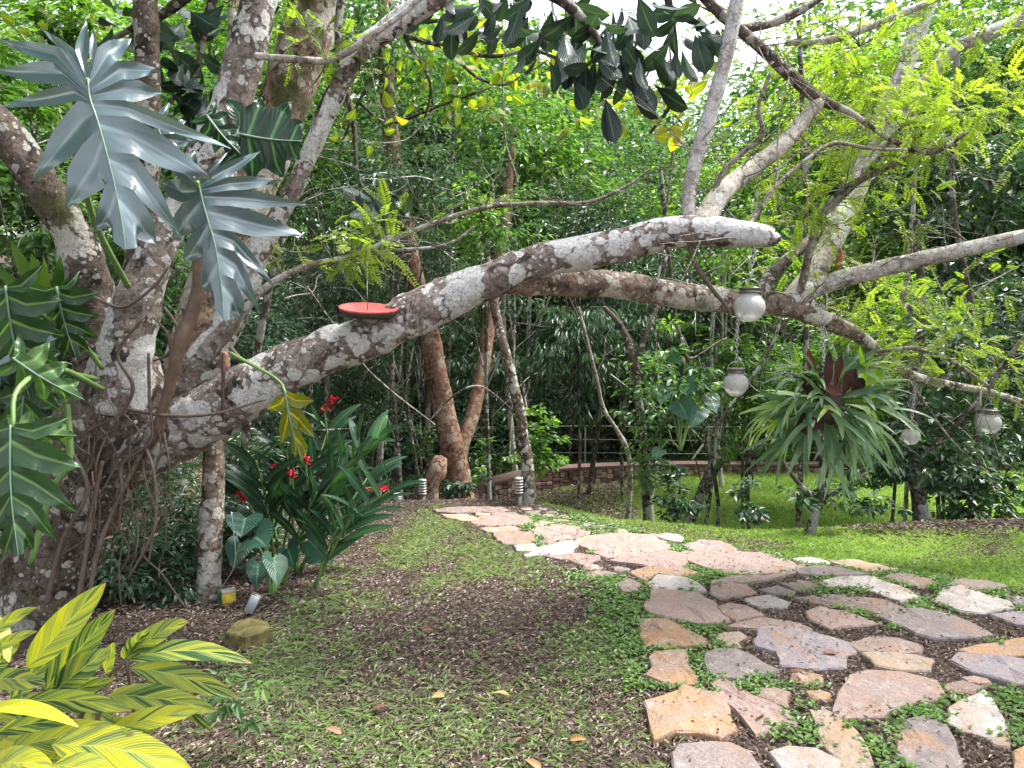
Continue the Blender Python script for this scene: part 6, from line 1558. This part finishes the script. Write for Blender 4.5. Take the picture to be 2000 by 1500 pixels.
bush('small_tree', 'grey green twiggy tree above the limb, right of the feeder', 820, 520, 10.5, 300, 260, M['blue'], 0.08, 1.7, asp=0.4, nl=10)
bush('small_tree', 'drooping long leaved dark tree under the arch of the limb', 1120, 680, 12.5, 300, 250, M['dark'], 0.17, 2.4, asp=0.2, droop=0.9, nl=6)  # dark leaf colour deepens the shade under the limb
bush('small_tree', 'second drooping dark tree right under the lower limb', 1220, 620, 13.4, 230, 240, M['dark'], 0.17, 2.2, asp=0.2, droop=0.9)  # same dark leaf colour, again for the deep shade
bush('small_tree', 'dark tree in the gap between the reddish trunks', 960, 680, 13.2, 220, 240, M['dark'], 0.12, 2.0, asp=0.3, droop=0.6)
bush('small_tree', 'vine hung green thicket tree behind the jar lanterns', 1390, 700, 9.8, 230, 300, M['fresh'], 0.12, 1.8, nl=8)
bush('small_tree', 'leafy mid green thicket left of the antler fern', 1460, 780, 10.4, 190, 260, M['mid'], 0.07, 2.0, nl=6)
bush('small_tree', 'bright green bush tree just above the lower limb', 1480, 500, 10.2, 260, 180, M['fresh'], 0.09, 1.8, nl=6)
bush('small_tree', 'dense thicket tree directly behind the antler fern', 1620, 740, 10.4, 280, 260, M['fresh'], 0.09, 2.1, nl=8)
bush('small_tree', 'dark thicket tree behind the right jar lantern', 1850, 800, 8.8, 340, 300, M['dark'], 0.12, 2.4, nl=10)
bush('small_tree', 'yellow green tree above the thin limb tip at right', 1780, 620, 9.4, 280, 200, M['yellow'], 0.085, 1.8, nl=8)
bush('small_tree', 'olive green tree behind the rightmost limb', 1940, 600, 9.6, 260, 260, M['dark'], 0.095, 2.2, nl=8)
bush('small_tree', 'bright bladed tree at the left edge behind the lobed leaves', 60, 200, 7.2, 260, 240, M['fresh'], 0.13, 1.7, asp=0.35, nl=4)
bush('small_tree', 'green tree at the left edge behind the leaning stem', 60, 440, 7.6, 300, 260, M['mid'], 0.16, 2.0)
bush('small_tree', 'shaded tree at the left edge behind the climbing plant', 50, 680, 7.0, 300, 280, M['dark'], 0.10, 2.2)
bush('small_tree', 'shaded tree between the forked stems', 250, 480, 7.4, 260, 380, M['mid'], 0.09, 1.8)
bush('small_tree', 'tree with thin bare branches behind the slim trunk', 500, 660, 7.8, 260, 260, M['blue'], 0.07, 1.8, asp=0.35, nl=8)
bush('small_tree', 'leafy yellow green tree at the top left corner', 140, 60, 8.0, 340, 200, M['fresh'], 0.12, 1.5)
bush('shrub', 'dark shrub at the foot of the big trunk by the left edge', 80, 1000, 5.4, 260, 300, M['dark'], 0.08, 2.0, trunk=False, cat='shrub')
bush('low_plant', 'low green leafy plant between the striped ginger and the yard', 455, 1365, 2.75, 130, 170, M['mid'], 0.055, 0.9, nper=12, trunk=False, cat='plant', asp=0.4)
bush('small_tree', 'leafy grey green tree hiding the upper red barked trunk', 775, 330, 8.7, 300, 300, M['blue'], 0.075, 1.6, asp=0.4, nl=8)
bush('small_tree', 'loose mid green tree over the fork of the red barked trunk', 950, 440, 8.9, 240, 240, M['mid'], 0.075, 1.0, asp=0.4, nl=8)
bush('shrub', 'bluish bush between the slim trunk and the elephant ear leaves', 470, 1040, 4.9, 130, 230, M['blue'], 0.05, 2.0, trunk=False, cat='shrub', asp=0.4)
bush('shrub', 'bluish bush under the big trunk at the left', 180, 1130, 4.35, 200, 240, M['blue'], 0.05, 1.6, trunk=False, cat='shrub', asp=0.4)
for (px_, py_, Y, w, h, m_, L_, lb) in [(640, 830, 13.5, 300, 220, 'dark', 0.10, 'dark leafy shrub in the shade behind the red ginger'), (800, 800, 17.6, 260, 240, 'dark', 0.15, 'dark leafy shrub in the shade left of the red barked fork'), (1010, 770, 18.2, 300, 190, 'dark', 0.16, 'dark leafy shrub in the deep shade above the wire fence'),  # added shrubs, their dark leaves stand in for the shade of the hollow
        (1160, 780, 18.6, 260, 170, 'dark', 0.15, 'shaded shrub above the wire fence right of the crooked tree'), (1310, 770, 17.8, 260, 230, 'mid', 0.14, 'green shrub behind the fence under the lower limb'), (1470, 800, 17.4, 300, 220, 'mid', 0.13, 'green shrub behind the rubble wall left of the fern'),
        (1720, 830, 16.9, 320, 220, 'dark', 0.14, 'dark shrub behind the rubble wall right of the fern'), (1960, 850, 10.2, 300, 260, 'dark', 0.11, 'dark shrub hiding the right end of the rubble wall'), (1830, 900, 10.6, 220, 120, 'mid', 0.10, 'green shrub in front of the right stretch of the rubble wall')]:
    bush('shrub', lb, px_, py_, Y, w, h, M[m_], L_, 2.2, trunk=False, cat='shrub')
# larger trees of the wood
bush('forest_tree', 'bright fresh green tree in the middle above the long limb', 1030, 300, 15.5, 430, 330, M['fresh'], 0.15, 2.3, asp=0.6, nl=8, bark='bark_pale')
bush('forest_tree', 'bluish green tree in the middle left of the fresh green one', 830, 330, 14.5, 330, 330, M['blue'], 0.20, 2.1, nl=8)
bush('forest_tree', 'pale yellow green tree right of the middle under the sky gap', 1420, 400, 14.5, 360, 260, M['fresh'], 0.13, 1.7, nl=9, bark='bark_pale')
bush('forest_tree', 'green tree just above the bend of the long limb', 1180, 430, 14.0, 320, 240, M['blue'], 0.10, 2.0, nl=8)
bush('forest_tree', 'tall yellow green tree at the top right', 1680, 200, 15.0, 380, 420, M['yellow'], 0.12, 1.4, nl=10, bark='bark_pale')
bush('forest_tree', 'tall dark tree at the right edge of the wood', 1900, 400, 12.0, 360, 520, M['dark'], 0.16, 2.6, nl=10)
bush('forest_tree', 'dark green tree at the top right corner', 1950, 140, 13.5, 340, 320, M['mid'], 0.13, 2.2, nl=8)
bush('forest_tree', 'green tree low behind the right limbs', 1680, 520, 13.0, 340, 300, M['fresh'], 0.12, 2.0, nl=8)
bush('forest_tree', 'yellow leaved tree behind the boughs at the top middle', 860, 110, 13.0, 420, 190, M['yellow'], 0.13, 1.6, nl=8)
bush('forest_tree', 'pale green tree at the top behind the big dark leaves', 1130, 120, 17.0, 330, 190, M['fresh'], 0.15, 1.8, nl=6)
bush('forest_tree', 'mid green tree behind the pale climbing stem', 600, 330, 12.5, 330, 380, M['mid'], 0.12, 2.0, nl=8)
bush('forest_tree', 'dark tree behind the forked stems', 380, 330, 11.5, 330, 480, M['mid'], 0.12, 2.1, nl=8)
bush('forest_tree', 'shaded tree far left behind the climbing plant', 150, 350, 12.0, 420, 560, M['mid'], 0.13, 2.2, nl=8)
bush('forest_tree', 'green tree top left behind the boughs', 430, 60, 13.0, 420, 260, M['fresh'], 0.13, 1.7, nl=6)
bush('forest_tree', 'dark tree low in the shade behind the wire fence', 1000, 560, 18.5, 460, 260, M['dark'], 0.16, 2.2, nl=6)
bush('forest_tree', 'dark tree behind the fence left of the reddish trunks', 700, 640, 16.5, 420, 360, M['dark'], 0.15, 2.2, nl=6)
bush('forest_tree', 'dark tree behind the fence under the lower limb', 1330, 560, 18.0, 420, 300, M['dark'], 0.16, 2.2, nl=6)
bush('forest_tree', 'shaded tree behind the wall on the right', 1680, 720, 17.5, 460, 340, M['mid'], 0.16, 2.2, nl=6)

# the far wood: one crown shape shared by many alike trees, out of anyone's reckoning one from another
def wood_tree(seed, mat):
    t = thing('wood_tree', (0, 0, 0), 'one of many alike tall leafy trees filling the wood behind', 'tree', 'tall trees of the wood behind')
    g = Geo(); crown_geo(g, np.random.default_rng(seed), (0, 0, 6.4), (3.6, 3.2, 4.6), 420, 30, 0.26, 0.55, 0.22, 0.5, 0.3)
    g.out('crown', mat, t, False, 'stuff')
    g = Geo(); tube(g, [(0, 0, -0.4, 0.22), (0.15, 0.1, 3, 0.17), (-0.1, 0, 7, 0.10), (0, 0, 9.5, 0.03)], 8, 0.4, 0.1, 2.0); g.out('trunk', M['bark_dark'], t)
    return t
protos = [wood_tree(501, M['fresh']), wood_tree(502, M['mid']), wood_tree(503, M['mid'])]
spots = []
for (Y, dx, off) in ((22.5, 4.4, 0.0), (28, 4.6, 2.0), (34, 5.0, 0.5)):
    for x in np.arange(-0.78 * Y - 3, 0.78 * Y + 4, dx): spots.append((x + off + rbk.normal() * 0.7, Y + rbk.normal() * 1.0))
for y in (4, 8, 12.5, 17):
    spots += [(-0.8 * y - 6.5, y), (0.8 * y + 7.5, y)]
used = [False] * 3
for k, (x, y) in enumerate(spots):
    u, w = x / y * FPX + CX, y
    if w > 20 and 1250 < u < 1450: hs = 0.50            # the gap where the sky shows
    else: hs = rbk.uniform(0.78, 1.12)
    q = int(rbk.random() * 3); loc = (x, y, gz(x, y))
    if not used[q]:
        used[q] = True; o = protos[q]; o.location = loc; o.rotation_euler = (0, 0, rbk.uniform(0, 6.28)); o.scale = (hs,) * 3
    else:
        copy_tree(protos[q], loc, rbk.uniform(0, 6.28), hs)
# undergrowth of the wood: a mass of leaves on the bank behind the fence
def under(name, label, x0, x1, y0, y1, n, L, mat, h, seed):
    rr_ = np.random.default_rng(seed); x, y = rr_.uniform(x0, x1, n), rr_.uniform(y0, y1, n)
    k = rr_.random(n) < sstep((fbm(x * 0.5 + seed, y * 0.5) - 0.3) * 4) * (y > np.interp(x, [-14, -5, -1, 2, 14], [8.6, 10.8, 14.5, 17.6, 16.9])); x, y = x[k], y[k]; n = len(x)
    z = ground_z(x, y) + h * rr_.random(n) ** 1.5 * (0.4 + fbm(x * 0.9, y * 0.9 + 5))
    d = unit(rr_.normal(size=(n, 3)) + [0, -0.3, 0.1]); up = unit(rr_.normal(size=(n, 3)) * 0.5 + [0, 0, 1])
    V, Q, T, kk = leaf_geo(np.stack([x, y, z], 1), d, up, L * rr_.uniform(0.6, 1.4, n), L * 0.45)
    g = Geo(); g.add(V, Q, T, np.repeat(np.clip(0.4 + rr_.normal(size=n) * 0.2, 0, 1), kk))
    tag(g.out(name, mat, None, False), label, 'undergrowth', None, 'stuff')
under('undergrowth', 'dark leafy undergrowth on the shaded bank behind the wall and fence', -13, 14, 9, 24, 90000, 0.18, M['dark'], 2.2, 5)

# hanging lianas, each a strand between canopy and ground
for k, (rows, lb) in enumerate([([(1300, -40, 8.6, 2), (1315, 250, 8.6, 2), (1300, 420, 8.6, 2.4), (1280, 620, 8.6, 2), (1290, 840, 8.6, 2), (1270, 1000, 8.6, 2)], 'long thin vine hanging past the bend of the limb'),
                               ([(980, -40, 9.8, 2), (985, 250, 9.8, 2), (1010, 360, 9.8, 3), (985, 420, 9.8, 2), (1005, 600, 9.8, 2), (995, 900, 9.8, 2)], 'kinked pale vine in the middle of the wood'),
                               ([(1500, 250, 8.8, 2), (1470, 480, 8.8, 3), (1520, 640, 8.8, 3), (1400, 830, 8.8, 2.5), (1350, 900, 8.8, 2)], 'slack woody vine crossing behind the jar lanterns'),
                               ([(600, 560, 6.0, 1.6), (700, 700, 6.2, 1.6), (760, 760, 6.4, 1.8), (850, 830, 6.8, 1.4)], 'arching dry twig vine under the long limb at left'),
                               ([(840, 820, 8.6, 2), (890, 770, 8.6, 2.2), (940, 755, 8.6, 2), (1000, 800, 8.6, 1.6)], 'arched thin stem crossing between the reddish trunks'),
                               ([(1640, 640, 7.0, 2), (1740, 700, 7.0, 2), (1850, 850, 7.0, 2), (1900, 900, 7.0, 1.6)], 'thin grey vine slanting down right of the fern'),
                               ([(470, 900, 5.0, 1.6), (560, 850, 4.9, 1.8), (640, 840, 4.8, 2), (700, 838, 4.8, 1.2)], 'dark thin shoot in front of the red ginger'),
                               ([(1330, 660, 8.4, 2.5), (1345, 700, 8.4, 3), (1370, 690, 8.4, 2), (1400, 670, 8.4, 2), (1420, 660, 8.4, 2)], 'pale forked dead twig in the thicket left of the lower jar lantern')]):
    g = Geo(); px_tube(g, rows, 6, 0.05, 0.15, 6.0)
    p0 = P(*rows[-1][:3])
    tag(g.out('liana', M['bark_brown'] if k % 2 == 0 else M['twig'], None, True, None, tuple(p0)), lb, 'vine')

# strap leaved plant high on the left stem
st = thing('strap_leaf_plant', P(70, 580, 4.0), 'tuft of upright yellow green strap leaves growing left of the trunk', 'plant')
for (b, t_, w, tn) in [((75, 585), (22, 470), 12, 0.6), ((80, 590), (62, 495), 11, 0.7), ((90, 590), (86, 505), 8, 0.85), ((110, 590), (118, 500), 10, 0.2), ((60, 590), (-10, 520), 11, 0.4), ((70, 600), (0, 560), 9, 0.5), ((120, 590), (135, 540), 9, 0.15)]:
    leaf_obj('leaf', st, M['fresh'], P(*b, 4.0), P(*t_, 3.9), w * 4.0 / FPX, 0.05, rt.normal() * 0.3, 'lance', 8, 2, 0.3, tone=tn)
